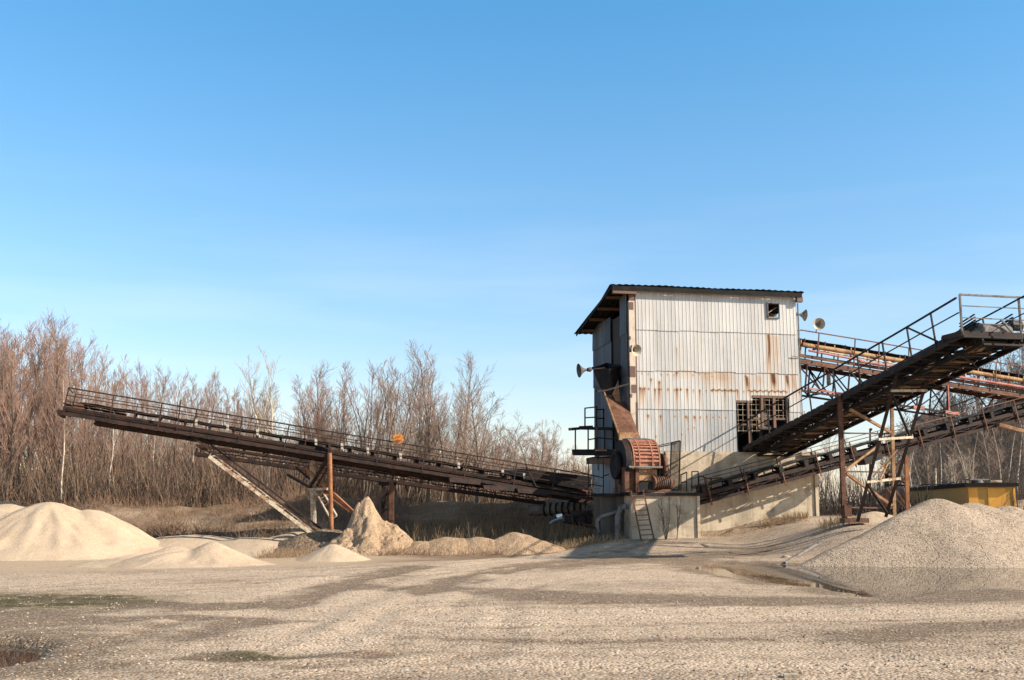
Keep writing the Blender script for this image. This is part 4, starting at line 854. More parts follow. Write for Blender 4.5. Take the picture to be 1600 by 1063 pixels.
for a in np.arange(.3, L, .9): m.bar(F(a, -.12, .3), F(a, -.12, 1.14), .05); m.bar(F(a, -1.2, .3), F(a, -1.2, 1.14), .05); m.bar(F(a, -.1, 1.02), F(a, -1.2, 1.02), .05)
m.build('stanchion', M['tan_paint'], c5)
idlers(F, c5, [.5 + 1.1 * k for k in range(int(L / 1.1))], -.65, 1.14, .46, 1, 'rust')
pa = [1.05, 3.0, 4.35, 6.0, 7.4, 9.2, 11.0, 12.8, 14.6, 16.2]; pa = [q for q in pa if q < L]
m = MB(); railing(m, F, pa, .16, .35, 1.18, (), .05, .045, rng, .1, L); m.build('railing', M['rust'], c5)
m = MB(); m.tube([P(1294, 575, 52.5), P(1295, 602, 52.5)], .10, 10); m.build('vent_pipe', M['cream_paint'], c5)
m = MB(); m.bar(P(1253, 516, 50.2), P(1253, 520, 50.2) - Vector((.6, 0, 0)), .03); m.build('rail_end', M['black_steel'], c5)
#PART3
# ------------------------------------------------------------------ concrete pier, crusher, chute and what stands round them
rng = random.Random(8)
pl, pr = P(986, 770, 43.4), P(1092, 770, 44.0); PT = pl.z
pu = (Vector((pr.x, pr.y, 0)) - Vector((pl.x, pl.y, 0))).normalized(); pn_ = Vector((-pu.y, pu.x, 0)); PW = (pr - pl).length
def Q(a, b, z): return Vector((pl.x, pl.y, 0)) + pu * a + pn_ * b + Vector((0, 0, z))
def qbox(mb, a0, a1, b0, b1, z0, z1): mb.hexa([Q(a0, b0, z0), Q(a1, b0, z0), Q(a1, b1, z0), Q(a0, b1, z0), Q(a0, b0, z1), Q(a1, b0, z1), Q(a1, b1, z1), Q(a0, b1, z1)])
pier = thing('concrete_pier', 'stained concrete pier carrying the red crusher, ladder leaning on it', 'pier', Q(1.4, 1.2, .3))
m = MB(); qbox(m, 0, PW - .12, 0, 2.6, -.5, PT - .12); m.build('block', M['concrete'], pier)
m = MB(); qbox(m, PW - .12, PW, -.08, 2.0, -.5, PT - .12); m.build('buttress', M['concrete'], pier)
m = MB(); qbox(m, -1.0, -.01, .9, 1.9, -.5, PT - .13); m.build('side_block', M['shade_concrete'], pier)
m = MB(); qbox(m, -.1, PW + .05, -.12, 2.7, PT - .118, PT); qbox(m, -1.05, -.102, .7, 2.0, PT - .128, PT - .02); m.build('slab', M['black_steel'], pier)
m = MB(); m.tube([Q(-.42, .55, .2), Q(-.40, .5, 1.4), Q(-.3, .42, 1.75), Q(-.1, .3, 1.8)], .12, 10); m.build('downpipe', M['grey_steel'], pier)

cr = thing('stone_crusher', 'rusty red ribbed stone crusher on the concrete pier', 'crusher', Q(.9, .9, PT))
ca, cb, cz, RR = -.22, 1.18, PT + 1.22, .86      # hood from a = ca to cb, axis at height cz
def hood(a, ang, r): return Q(a, .75 - math.cos(ang) * r, cz + math.sin(ang) * r)
m = MB(); n = 14; angs = [R(-12 + 122 * k / n) for k in range(n + 1)]; vs, fs = [], []
for an in angs:
    for r in (RR, RR - .05):
        for a in (ca + .28, cb): vs.append(hood(a, an, r))
for k in range(n):
    o = k * 4; fs += [(o, o + 1, o + 5, o + 4), (o + 2, o + 6, o + 7, o + 3), (o, o + 4, o + 6, o + 2), (o + 1, o + 3, o + 7, o + 5)]
m.add(vs, fs); hd = m.build('hood', M['red_paint'], cr)
m = MB()
for k in range(1, 11):
    an = R(-8 + 9.6 * k)
    for a0, a1 in ((ca + .38, ca + .52), (ca + .58, cb - .34), (cb - .28, cb - .05)): m.bar(hood(a0, an, RR + .035), hood(a1, an, RR + .035), .07, .075, hood(0, an, 1) - hood(0, an, 0))
for a in (ca + .32, ca + .55, cb - .31, cb - .02):
    for k in range(n): m.bar(hood(a, angs[k], RR + .04), hood(a, angs[k + 1], RR + .04), .045, .09, hood(0, angs[k], 1) - hood(0, angs[k], 0))
sub(m, 'rib', M['red_paint'], hd, cr)
m = MB(); m.tube([hood(ca + .2, R(98), RR + .07), hood(ca + .3, R(92), RR + .09), hood(cb - .3, R(92), RR + .09), hood(cb - .12, R(80), RR + .07)], .035, 8); m.tube([hood(ca + .1, R(-14), RR + .06), hood(cb + .1, R(-14), RR + .06)], .05, 8); sub(m, 'hood_pipe', M['grey_steel'], hd, cr)
for a0, nm in ((ca + .0, 'side_plate'), (cb + .0, 'side_plate')):
    m = MB(); ring = [Q(a0, .75, cz)] + [hood(a0, R(-100 + 230 * k / 20), RR + .04) for k in range(21)]; r2 = [p + pu * (.24 if a0 < 0 else .05) for p in ring]
    m.add(ring + r2, [(0, i + 1, i) for i in range(1, 21)] + [(22, 22 + i, 23 + i) for i in range(1, 21)] + [(i, i + 1, i + 23, i + 22) for i in range(1, 21)]); m.build(nm, M['black_steel'], cr)
m = MB(); m.lathe(Q(ca - .21, .85, cz - .12), pu, [(0, 0), (.05, .12), (.05, .40), (.0, .44), (0, .54), (.02, .56), (.18, .56), (.2, .52), (.2, 0)], 30); m.build('flywheel', M['black_steel'], cr)
m = MB(); m.lathe(Q(cb + .22, .45, cz - .12), pu, [(0, 0), (.03, .12), (.03, .38), (0, .40), (0, .48), (.16, .48), (.16, .40), (.12, .38), (.12, .1), (.16, 0)], 26); m.build('pulley', M['rust'], cr)
m = MB(); qbox(m, ca + .15, cb, .15, 1.9, PT + .02, PT + .95); qbox(m, ca - .05, ca + .14, -.05, .3, PT + .02, PT + 1.0); qbox(m, .2, .34, -.02, .14, PT + .02, PT + 1.0); m.build('housing', M['rust'], cr)
m = MB(); qbox(m, .3, cb - .05, .08, .148, PT + .48, PT + .92); m.build('apron', M['tan_paint'], cr)
m = MB(); qbox(m, .34, 1.0, .0, .12, PT + .03, PT + .42); m.build('control_box', M['black_steel'], cr)
m = MB(); m.tube([Q(.88, .10, PT + .40), Q(1.75, .40, PT + .42)], .29, 18); qbox(m, 1.0, 1.7, .1, .5, PT + .02, PT + .14); mo = m.build('motor', M['rust'], cr)
m = MB()
for k in range(7): m.lathe(Q(.98 + .1 * k, .135 + .034 * k, PT + .403), Q(1, .345, 0) - Q(0, 0, 0), [(0, .29), (0, .315), (.03, .315), (.03, .29)], 18)
m.tube([Q(1.75, .4, PT + .42), Q(1.9, .45, PT + .42)], .16, 12); sub(m, 'cooling_fin', M['black_steel'], mo, cr)
m = MB(); m.bar(Q(cb + .3, .1, cz + .2), Q(1.72, .3, PT + .45), .06); m.bar(Q(cb + .32, .05, cz - .3), Q(1.62, .2, PT + .3), .05); m.build('drive_belt', M['rubber'], cr)
m = MB(); m.bar(Q(1.0, .2, cz + .55), Q(2.0, .15, cz + .75), .04); m.build('guard_rod', M['black_steel'], cr); m = MB(); m.bar(Q(1.4, .0, cz - .5), Q(2.0, .1, cz - .1), .05); m.build('guard_rod', M['black_steel'], cr)

# chute and hopper over the crusher
ch = thing('feed_chute', 'brown feed chute with dark hopper running down to the red crusher', 'chute', P(985, 690, 45.0))
tL, tR, bL, bR = P(944, 615, 46.9), P(980, 632, 46.9), P(968, 684, 44.7), P(999, 682, 44.9); dn = Vector((.12, .35, -.15))
m = MB(); m.sheet(tL, bL, bR, tR, .02); m.sheet(tL + dn, tR + dn, bR + dn, bL + dn, .02); m.sheet(tL, tL + dn, bL + dn, bL, .02); m.build('trough', M['rust'], ch)
m = MB(); m.bar(tL + Vector((0, -.05, .03)), bL + Vector((0, -.05, .03)), .05, .22, (0, 1, 0)); m.build('side_rim', M['tan_paint'], ch)
m = MB(); m.sheet(P(967, 689, 44.4), P(997, 687, 44.6), P(998, 676, 44.6), P(968, 676, 44.4), .03); m.sheet(P(967, 689, 44.4), P(968, 676, 44.4), P(978, 676, 45.3), P(977, 689, 45.3), .03); m.build('outlet', M['tan_paint'], ch)
m = MB(); h0, h1_, h2, h3 = P(925, 575, 47.3), P(948, 567, 48.3), P(974, 572, 47.6), P(952, 578, 46.6); g0_, g1_, g2_, g3_ = P(942, 616, 47.2), P(950, 612, 47.8), P(968, 612, 47.5), P(957, 618, 46.8)
for a, b, c, d in ((h0, h3, g3_, g0_), (h3, h2, g2_, g3_), (h1_, h0, g0_, g1_), (h2, h1_, g1_, g2_)): m.sheet(a, b, c, d, .025)
m.bar(h0, h3, .06, .09); m.bar(h3, h2, .06, .09); m.build('hopper', M['black_steel'], ch)
m = MB(); m.sheet(P(957, 616, 46.7), P(966, 594, 46.9), P(970, 632, 46.8), P(962, 626, 46.7), .02); m.build('liner', M['tan_paint'], ch)
m = MB(); m.bar(P(932, 612, 45.6), P(945, 610, 46.2), .07); m.bar(P(940, 612, 45.5), P(982, 600, 46.3), .06); m.build('bracket', M['black_steel'], ch)

# ladder against the pier
ld = thing('ladder', 'rusty steel ladder leaning against the front of the concrete pier', 'ladder', P(1012, 843, 42.6))
la, lb_, lc, ldp = P(986, 767, 43.2), P(1002, 845, 42.5), P(1005, 766, 43.3), P(1022, 844, 42.6)
for a, b in ((la, lb_), (lc, ldp)): m = MB(); m.bar(a, b, .06, .045, (0, 1, 0)); m.build('stile', M['rust'], ld)
for k in range(1, 10): m = MB(); q = k / 10 + rng.uniform(-.006, .006); m.bar(la.lerp(lb_, q), lc.lerp(ldp, q + rng.uniform(-.012, .012)), .035); m.build('rung', M['rust'], ld)

# guard panel, small rails and posts on the slab
gp = thing('guard_panel', 'tall rusty mesh guard panel standing beside the crusher motor', 'guard', Q(2.05, .3, PT))
a, b, c, d = P(1046, 766, 44.1), P(1061, 766, 44.0), P(1063, 689, 44.0), P(1049, 692, 44.1)
m = MB()
for p, q_ in ((a, d), (b, c), (d, c), (a, b)): m.bar(p, q_, .05)
m.bar(d, P(1022, 698, 43.9), .035); m.bar(P(1038, 706, 43.9), P(1046, 740, 44.0), .05); m.build('frame', M['black_steel'], gp)
m = MB()
for k in range(1, 12): q = k / 12; m.bar(a.lerp(b, q), d.lerp(c, q), .014); 
for k in range(1, 40): q = k / 40; m.bar(a.lerp(d, q), b.lerp(c, q), .014)
m.build('mesh_panel', M['rust'], gp)
def hand_rail(label, posts, rails, mat='black_steel', w=.04, cat='railing', name='hand_rail'):
    th = thing(name, label, cat, posts[0][0]); 
    for p, q_ in posts: m = MB(); m.bar(p, q_, w); m.build('post', M[mat], th)
    if rails:
        m = MB()
        for p, q_ in rails: m.bar(p, q_, w)
        m.build('rail', M[mat], th)
D = 43.9
hand_rail('black hand rail of four posts on the pier slab beside the guard panel', [(P(x, 768, D + (.0 if x != 1064 else .8)), P(x, y, D + (.0 if x != 1064 else .8))) for x, y in ((1064, 742), (1073, 738), (1081, 737), (1091, 737))], [(P(1064, 742, D + .8), P(1073, 738, D)), (P(1081, 737, D), P(1091, 737, D)), (P(1064, 754, D + .8), P(1073, 753, D))])
hand_rail('low black hand rail stepping down to the foot of the low conveyor', [(P(1092, 780, 44.6), P(1092, 745, 44.6)), (P(1112, 778, 45.2), P(1111, 749, 45.2))], [(P(1091, 744, 44.6), P(1112, 749, 45.2)), (P(1102, 748, 45.4), P(1128, 747, 46)), (P(1092, 757, 44.6), P(1112, 763, 45.2))])
for x, y0, y1 in ((957, 770, 746), (967, 769, 738), (977, 769, 733)):
    pass
for x, y1 in ((957.5, 746), (967, 737), (977, 735), (985, 733)): m = MB(); m.bar(P(x, 771, 44.3), P(x + .5, y1, 44.3), .035); m.build('upright_rod', M['tan_paint'], pier)
hand_rail('tall thin black posts with sagging rails where the long conveyor meets the pier', [(P(942.5, 775, 45.0), P(943, 718, 45.0)), (P(920, 760, 45.2), P(919, 717, 45.2))], [(P(895, 735, 45.6), P(943, 747, 45.0)), (P(943, 744, 45.0), P(962, 738, 46)), (P(922, 757, 45.2), P(943, 760, 45.0))])

# balcony on the left wall
by = thing('balcony', 'black steel balcony with railings on the shaded side wall', 'balcony', P(935, 710, 46.5))
m = MB(); 
def slab4(mb, p, t): p = [Vector(q) for q in p]; mb.hexa([q - Vector((0, 0, t)) for q in p] + p)
slab4(m, [P(895, 706, 46.6), P(972, 706, 46.0), P(978, 704, 48.4), P(918, 704, 50.2)], .16); m.bar(P(894, 706, 46.6), P(972, 706, 46.0), .08, .2); dk = m.build('deck', M['black_steel'], by)
m = MB(); slab4(m, [P(905, 668, 46.8), P(958, 669, 46.4), P(965, 668, 48.5), P(925, 667, 49.8)], .1); m.bar(P(889, 671, 46.4), P(925, 668, 47.6), .06, .12); m.bar(P(905, 667, 46.8), P(926, 666, 46.6), .1, .05); m.build('upper_deck', M['black_steel'], by)
m = MB()
for x, y0, y1, D in ((899, 706, 671, 46.5), (919, 706, 670, 46.3), (914, 668, 638, 47.4), (932, 668, 635, 46.9), (943, 668, 640, 47.6), (945, 706, 668, 46.3), (935, 735, 706, 46.2)): m.bar(P(x, y0, D), P(x, y1, D), .06)
for p, q_ in ((P(914, 638, 47.4), P(933, 636, 46.9)), (P(933, 640, 46.9), P(944, 640, 47.6)), (P(914, 653, 47.4), P(933, 652, 46.9)), (P(933, 654, 46.9), P(944, 654, 47.6)), (P(921, 687, 46.3), P(938, 684, 47.5)), (P(932, 684, 46.2), P(964, 687, 46.0)), (P(963, 687, 46.0), P(963, 704, 46.0)), (P(932, 684, 46.2), P(931, 706, 46.2))): m.bar(p, q_, .05)
m.build('railing', M['black_steel'], by)
m = MB(); slab4(m, [P(916, 716, 46.7), P(966, 716, 46.2), P(972, 714, 48.4), P(926, 714, 50)], .26); m.build('bearer', M['timber'], by)
m = MB(); m.bar(P(930, 704, 46.2), P(948, 704, 46.1), .1, .06); m.bar(P(928, 702, 46.4), P(968, 704, 46.0), .06, .05); m.build('plank', M['tan_paint'], by)
m = MB(); m.bar(P(932, 668, 46.4), P(934, 706, 46.3), .05); m.build('stay', M['rust'], by)

# plant in the shade left of the building
tp = thing('pipe', 'big grey pipe lying in the shade beside the building foot', 'pipe', P(880, 796, 49))
m = MB(); pts = [P(826, 798, 49.5), P(850, 797, 49.3), P(880, 795, 49), P(916, 792, 48.6)]; m.tube(pts, .24, 14); m.build('barrel', M['grey_steel'], tp)
m = MB()
for k in range(7): p = pts[1].lerp(pts[3], k / 7 + .02); m.lathe(p, pts[3] - pts[1], [(0, .24), (0, .29), (.06, .29), (.06, .24)], 16)
m.build('collar', M['black_steel'], tp)
m = MB(); m.tube([P(918, 790, 48.5), P(917, 818, 48.3)], .09, 8); tag(m.build('standpipe', M['grey_steel'], None, P(917, 818, 48.3)), 'grey upright pipe beside the shaded wall foot', 'pipe')
bl = thing('tube_frame', 'bent pale tube frame of a small loader in the shade by the ladder pier', 'frame', P(950, 825, 44.2))
m = MB(); m.tube([P(972, 798, 44.2), P(950, 804, 44.1), P(938, 808, 44.1), P(933, 814, 44.1), P(933, 822, 44.1), P(937, 833, 44.0)], .085, 9); m.build('loop', M['grey_steel'], bl)
m = MB(); m.bar(P(938, 822, 44.2), P(972, 812, 44.4), .05); m.bar(P(936, 828, 44.3), P(905, 815, 45), .06); m.bar(P(950, 824, 44.3), P(949, 840, 44.3), .06); m.bar(P(961, 818, 44.3), P(963, 838, 44.3), .06); m.build('tie', M['dark_steel'], bl)
m = MB(); m.lathe(P(957, 812, 44.4), (-.3, -1, 0), [(0, 0), (0, .24), (.1, .26), (.14, .2), (.14, .06), (.16, 0)], 18); m.build('wheel', M['rubber'], bl)
wh = thing('machine_wreck', 'dark scrapped machine with small wheels under the pipe end', 'machine', P(905, 822, 46.5))
m = MB(); m.bar(P(885, 812, 46.6), P(935, 812, 46.2), .5, .35); m.bar(P(880, 816, 46.5), P(925, 824, 46), .08); m.bar(P(895, 804, 46.8), P(925, 803, 46.6), .3, .3); m.build('chassis', M['black_steel'], wh)
for px in (892, 909, 924): m = MB(); m.lathe(P(px, 812 + (px == 909), 46.0), (-.2, -1, 0), [(0, 0), (0, .16), (.1, .18), (.13, .13), (.10, .08), (.12, 0)], 16); m.build('wheel', M['black_steel'], wh)
bp = thing('plastic_pipe', 'pale blue bent plastic pipe piece in the dark scrub', 'pipe', P(868, 815, 46.5))
m = MB(); m.tube([P(859, 818, 46.4), P(866, 813, 46.5), P(873, 811, 46.6)], .05, 8); m.sheet(P(868, 804, 46.6), P(878, 803, 46.6), P(880, 811, 46.6), P(872, 812, 46.6), .05); m.build('bend', M['blue_plastic'], bp)
# flat sheet stack lying on the loading skirt
m = MB(); m.sheet(P(845, 770, 46.8), P(893, 779, 46.6), P(888, 783, 46.0), P(862, 779, 46.0), .04); tag(m.build('metal_sheet', M['grey_steel'], None, P(870, 778, 46.4)), 'grey sheet metal lying under the foot of the long conveyor', 'sheet metal')

# orange plate on the railing and the grey drain pipe by the pond
op = thing('hazard_plate', 'small weathered orange plate tied to the long conveyor railing', 'plate', P(622, 686, 43.3))
m = MB(); ring = [P(622 + 9 * math.cos(k * .5236) * (.85 + .2 * ((k * 7) % 3) / 2), 686 + 9 * math.sin(k * .5236) * (.85 + .2 * ((k * 5) % 3) / 2), 43.3) for k in range(12)]
m.add(ring + [p + Vector((0, .03, 0)) for p in ring], [tuple(range(12)), tuple(range(23, 11, -1))] + [(k, k + 12, (k + 1) % 12 + 12, (k + 1) % 12) for k in range(12)]); m.build('plate', M['orange_plate'], op)
m = MB()
for a in ((617, 684, 626, 682), (616, 689, 627, 688), (619, 692, 625, 691)): m.bar(P(a[0], a[1], 43.28), P(a[2], a[3], 43.28), .03, .012, (0, 1, 0))
m.build('faded_marks', M['orange_rust'], op)
m = MB(); pts = [hit(x, y, gravel_fn, 28) + Vector((0, 0, .03)) for x, y in ((1226, 882), (1245, 871), (1263, 860), (1280, 850))]; p0 = pts[0]; m.tube(pts, .05, 8)
tag(m.build('drain_pipe', M['grey_steel'], None, p0), 'grey pipe lying up the slope at the pond corner', 'pipe')
m = MB(); g = hit(1229, 871, gravel_fn, 28); m.lathe(g + Vector((0, 0, -.05)), (.2, 0, 1), [(0, .16), (.06, .17), (.11, .09), (.12, 0)], 7); tag(m.build('boulder', M['sand'], None, g), 'small white stone at the head of the pond pipe', 'stone')
g = G(1236, 1060, .1); m = MB(); m.hexa([g + Vector((x, y, z)) for z in (-.03, .04) for x, y in ((-.075, -.05), (.07, -.06), (.08, .05), (-.06, .06))]); tag(m.build('stone_slab', M['concrete'], None, g), 'flat pale stone at the bottom edge of the yard', 'stone')

# ------------------------------------------------------------------ yellow hut, lamp posts, houses on the hill
hx, hy = 20.75, 50.0; hd_ = Vector((.14, .99, 0)); hn = Vector((.99, -.14, 0)); HZ = 1.0
def H(a, b, z): return Vector((hx, hy, 0)) + hn * a + hd_ * b + Vector((0, 0, z))
hut = thing('yellow_hut', 'long yellow site hut with a dark roof behind the gravel heap', 'hut', H(1, 5, HZ))
m = MB(); m.hexa([H(0, 0, HZ - .8), H(2.05, 0, HZ - .8), H(2.05, 12, HZ - .8), H(0, 12, HZ - .8), H(0, 0, 2.68), H(2.05, 0, 2.68), H(2.05, 12, 2.68), H(0, 12, 2.68)]); m.build('wall', M['hut_shade'], hut)
for a0, a1 in ((.02, .42), (.85, 1.62), (1.95, 2.04)):
    m = MB(); m.hexa([H(a0, -.03, HZ - .5), H(a1, -.03, HZ - .5), H(a1, -.005, HZ - .5), H(a0, -.005, HZ - .5), H(a0, -.03, 2.62), H(a1, -.03, 2.62), H(a1, -.005, 2.62), H(a0, -.005, 2.62)]); m.build('end_panel', M['yellow'], hut)
m = MB(); m.hexa([H(-.15, -.2, 2.69), H(2.15, -.2, 2.69), H(2.15, 12.2, 2.69), H(-.15, 12.2, 2.69), H(-.15, -.2, 2.86), H(2.15, -.2, 2.86), H(2.15, 12.2, 2.86), H(-.15, 12.2, 2.86)]); ro = m.build('roof', M['roof'], hut)
m = MB(); m.tube([H(.7, 1, 2.86), H(.7, 1, 3.0)], .28, 12); m.bar(H(.25, .9, 3.03), H(1.15, 1.1, 3.03), .5, .06); sub(m, 'vent', M['grey_steel'], ro, hut)
m = MB(); m.bar(H(1.0, .0, 2.93), H(1.5, .05, 2.93), .12, .1); sub(m, 'block', M['cream_paint'], ro, hut)
m = MB(); m.tube([P(1433, 762, 55), P(1441, 757, 55), P(1480, 757, 54), P(1492, 753, 53.5)], .04, 6); m.build('roof_pipe', M['grey_steel'], hut)
m = MB(); m.bar(H(-.4, 5, 2.0), H(-.4, 5, 2.0), .01) if False else None
def lamp_post(label, px, py0, py1, D, lamp):
    th = thing('lamp_post' if lamp else 'pole', label, 'lamp post' if lamp else 'pole', P(px, py0, D)); m = MB(); m.tube([P(px, py0, D), P(px, py1, D)], .07 if lamp else .1, 8, True, .05 if lamp else .09); m.build('mast', M['black_steel'] if lamp else M['cream_paint'], th)
    if lamp: m = MB(); m.bar(P(px - .5, py1, D), P(px + 2.5, py1 + .5, D), .2, .12); m.build('lamp_head', M['black_steel'], th)
lamp_post('thin black lamp post seen above the low conveyor', 1359.5, 790, 671, 60, True)
lamp_post('pale wooden pole rising behind the yellow hut roof', 1461, 790, 732, 63, False)
def house(label, px0, px1, pyb, pyt, D, ridge):
    a, b = P(px0, pyb, D), P(px1, pyb, D); zt = P(px0, pyt, D).z; w = b.x - a.x; dp = w * .8; zb = a.z - 6
    th = thing('house', label, 'house', Vector(((a.x + b.x) / 2, D + dp / 2, zb))); m = MB(); m.box((a.x, D, zb), (b.x, D + dp, zt)); m.build('wall', M['house'], th)
    e = w * .09; zr = zt + ridge; m = MB(); c = [(a.x - e, D - e, zt + .02), (b.x + e, D - e, zt + .02), (b.x + e, D + dp + e, zt + .02), (a.x - e, D + dp + e, zt + .02)]; mx = (a.x + b.x) / 2
    m.add(c + [(mx - w * .15, D + dp / 2, zr), (mx + w * .15, D + dp / 2, zr)], [(0, 1, 5, 4), (1, 2, 5), (2, 3, 4, 5), (3, 0, 4), (3, 2, 1, 0)]); ro = m.build('roof', M['tiles'], th)
    m = MB(); m.box((mx + w * .05, D + dp * .4, zr - 1), (mx + w * .15, D + dp * .5, zr + .7)); sub(m, 'chimney', M['house'], ro, th)
    for k in (.3, .62): m = MB(); m.box((a.x + w * k, D - .06, zt - 2.0), (a.x + w * (k + .09), D + .1, zt - .6)); m.build('window', M['glass'], th)
house('cream house with a dark hipped roof on the hill, seen above the low conveyor', 1437, 1471, 676, 657.5, 170, 1.2)
house('second cream house on the hill, half hidden under the truss conveyor', 1540, 1568, 655, 641, 175, 1.0)
#PART4
# ------------------------------------------------------------------ hill
hxs = np.linspace(20, 260, 90); hys = np.linspace(95, 330, 60); HX, HY = np.meshgrid(hxs, hys, indexing='ij')
def hill_h(x, y):
    r = x / y                                   # rises to the right and away
    return 1.0 + 17.0 * sstep(.27, .52, r + .02 * fbm(x * .03, y * .03, 3)) * sstep(100, 165, y) + 5.5 * sstep(.33, .6, r) * sstep(100, 150, y) + 1.2 * fbm(x * .05, y * .05, 4) - 2.5 * (1 - sstep(95, 112, y))
HZg = hill_h(HX, HY); me = bpy.data.meshes.new('hill'); n0, n1_ = HX.shape; ix = np.arange(n0 * n1_).reshape(n0, n1_)
me.from_pydata(np.stack([HX, HY, HZg], -1).reshape(-1, 3).tolist(), [], np.stack([ix[:-1, :-1], ix[1:, :-1], ix[1:, 1:], ix[:-1, 1:]], -1).reshape(-1, 4).tolist())
me.polygons.foreach_set('use_smooth', [True] * len(me.polygons)); me.materials.append(M['hill']); me.update()
ho = bpy.data.objects.new('hill', me); COL.objects.link(ho); tag(ho, 'dark wooded hill at the right', 'hill', kind='structure')

# ------------------------------------------------------------------ bare trees
class TB:
    """Branches as tapered prisms, gathered fast."""
    def __init__(s): s.v = []; s.f = []
    def limb(s, pts, r0, r1, n):
        m = len(pts); o = len(s.v)
        for i, p in enumerate(pts):
            d = (pts[min(i + 1, m - 1)] - pts[max(i - 1, 0)]); d.normalize()
            a = d.cross(Vector((.3, .9, .1)) if abs(d.y) < .9 else Vector((1, 0, 0))); a.normalize(); b = d.cross(a); r = r0 + (r1 - r0) * i / (m - 1)
            for k in range(n): c = k * 2 * math.pi / n; s.v.append(tuple(p + (a * math.cos(c) + b * math.sin(c)) * r))
        for i in range(m - 1):
            for k in range(n): s.f.append((o + i * n + k, o + i * n + (k + 1) % n, o + (i + 1) * n + (k + 1) % n, o + (i + 1) * n + k))
    def mesh(s, name, mat):
        me = bpy.data.meshes.new(name); me.from_pydata(s.v, [], s.f); me.polygons.foreach_set('use_smooth', [True] * len(me.polygons)); me.materials.append(mat); me.update(); return me
def wander(rg, p, d, L, n, wob, up):
    pts = [p.copy()]; d = d.normalized()
    for k in range(n):
        d = (d + Vector((rg.uniform(-wob, wob), rg.uniform(-wob, wob), rg.uniform(-wob, wob) + up))).normalized(); pts.append(pts[-1] + d * (L / n))
    return pts
def along(pts, t):
    x = t * (len(pts) - 1); i = min(int(x), len(pts) - 2); return pts[i].lerp(pts[i + 1], x - i), (pts[i + 1] - pts[i]).normalized()
def side_dir(rg, d, ang):
    ref = Vector((rg.uniform(-1, 1), rg.uniform(-1, 1), rg.uniform(-1, 1))); a = d.cross(ref).normalized(); return (d * math.cos(ang) + a * math.sin(ang)).normalized()
def make_tree(seed, H, stems, lean, n1, n2, n3, ang, l1, r, start, up, tw=.0075, rtw=.009):
    rg = random.Random(seed); T, C = TB(), TB()
    for q in range(stems):
        a = rg.uniform(0, 6.28); ln = lean * (1 if stems > 1 else .3) * rg.uniform(.5, 1.2); hh = H * rg.uniform(.8, 1.0) if stems > 1 else H
        p0 = Vector((math.cos(a) * .15 * (stems > 1), math.sin(a) * .15 * (stems > 1), -.4)); st = wander(rg, p0, Vector((math.cos(a) * ln, math.sin(a) * ln, 1)), hh, 9, .09, .06)
        rr = r * (1 if stems == 1 else .62); T.limb(st, rr, rr * .12, 6); m1 = max(3, n1 // stems)
        for i in range(m1):
            t = start + (1 - start) * (i + rg.random()) / m1; p, d = along(st, min(t, .99)); L = hh * l1 * (1.15 - .75 * t) * rg.uniform(.6, 1.25)
            b1 = wander(rg, p, side_dir(rg, d, R(ang * rg.uniform(.7, 1.3))), L, 4, .13, up); C.limb(b1, rr * .42 * (1.1 - .8 * t), rtw, 4)
            for j in range(n2):
                t2 = .2 + .8 * (j + rg.random()) / n2; p2, d2 = along(b1, min(t2, .99)); L2 = L * .48 * (1.2 - .6 * t2) * rg.uniform(.6, 1.3)
                b2 = wander(rg, p2, side_dir(rg, d2, R(34 * rg.uniform(.6, 1.4))), L2, 2, .16, up * 1.2); C.limb(b2, rtw * 1.15, tw * .8, 3)
                for k in range(n3):
                    t3 = .25 + .75 * (k + rg.random()) / n3; p3, d3 = along(b2, min(t3, .99)); b3 = wander(rg, p3, side_dir(rg, d3, R(30 * rg.uniform(.5, 1.4))), L2 * .55 * rg.uniform(.5, 1.3), 1, .15, up); C.limb(b3, tw, tw * .5, 3)
    return T, C
KINDS = {}
def kind(key, bark_m, twig_m, *a, **k):
    T, C = make_tree(*a, **k); KINDS[key] = (T.mesh('trunk', M[bark_m]), C.mesh('crown', M[twig_m]), a[1], T, C)
kind('red_a', 'bark', 'red_twig', 1, 11, 1, .1, 30, 8, 4, 30, .26, .10, .22, .16)
kind('red_b', 'bark', 'red_twig', 2, 11, 3, .16, 33, 8, 4, 28, .24, .11, .25, .18)
kind('slim_a', 'bark', 'grey_twig', 3, 11, 1, .1, 26, 6, 3, 30, .20, .075, .35, .16)
kind('slim_b', 'pale_bark', 'grey_twig', 4, 11, 1, .12, 22, 6, 3, 34, .19, .08, .38, .14)
kind('fan_a', 'bark', 'grey_twig', 5, 11, 4, .30, 36, 8, 4, 36, .27, .13, .2, .13)
kind('fan_b', 'bark', 'grey_twig', 6, 11, 1, .14, 30, 10, 4, 42, .34, .15, .2, .12)
kind('fan_c', 'bark', 'red_twig', 7, 11, 5, .28, 40, 8, 4, 32, .25, .11, .18, .16)
kind('birch', 'pale_bark', 'pale_bark', 8, 11, 2, .2, 24, 7, 3, 38, .30, .19, .35, .12)
kind('round', 'bark', 'grey_twig', 9, 11, 2, .14, 34, 9, 4, 50, .34, .17, .3, .05)
kind('dark', 'pale_bark', 'dark_twig', 10, 11, 1, .18, 24, 6, 3, 44, .30, .11, .3, .08)
trng = random.Random(77); NT_ = [0]
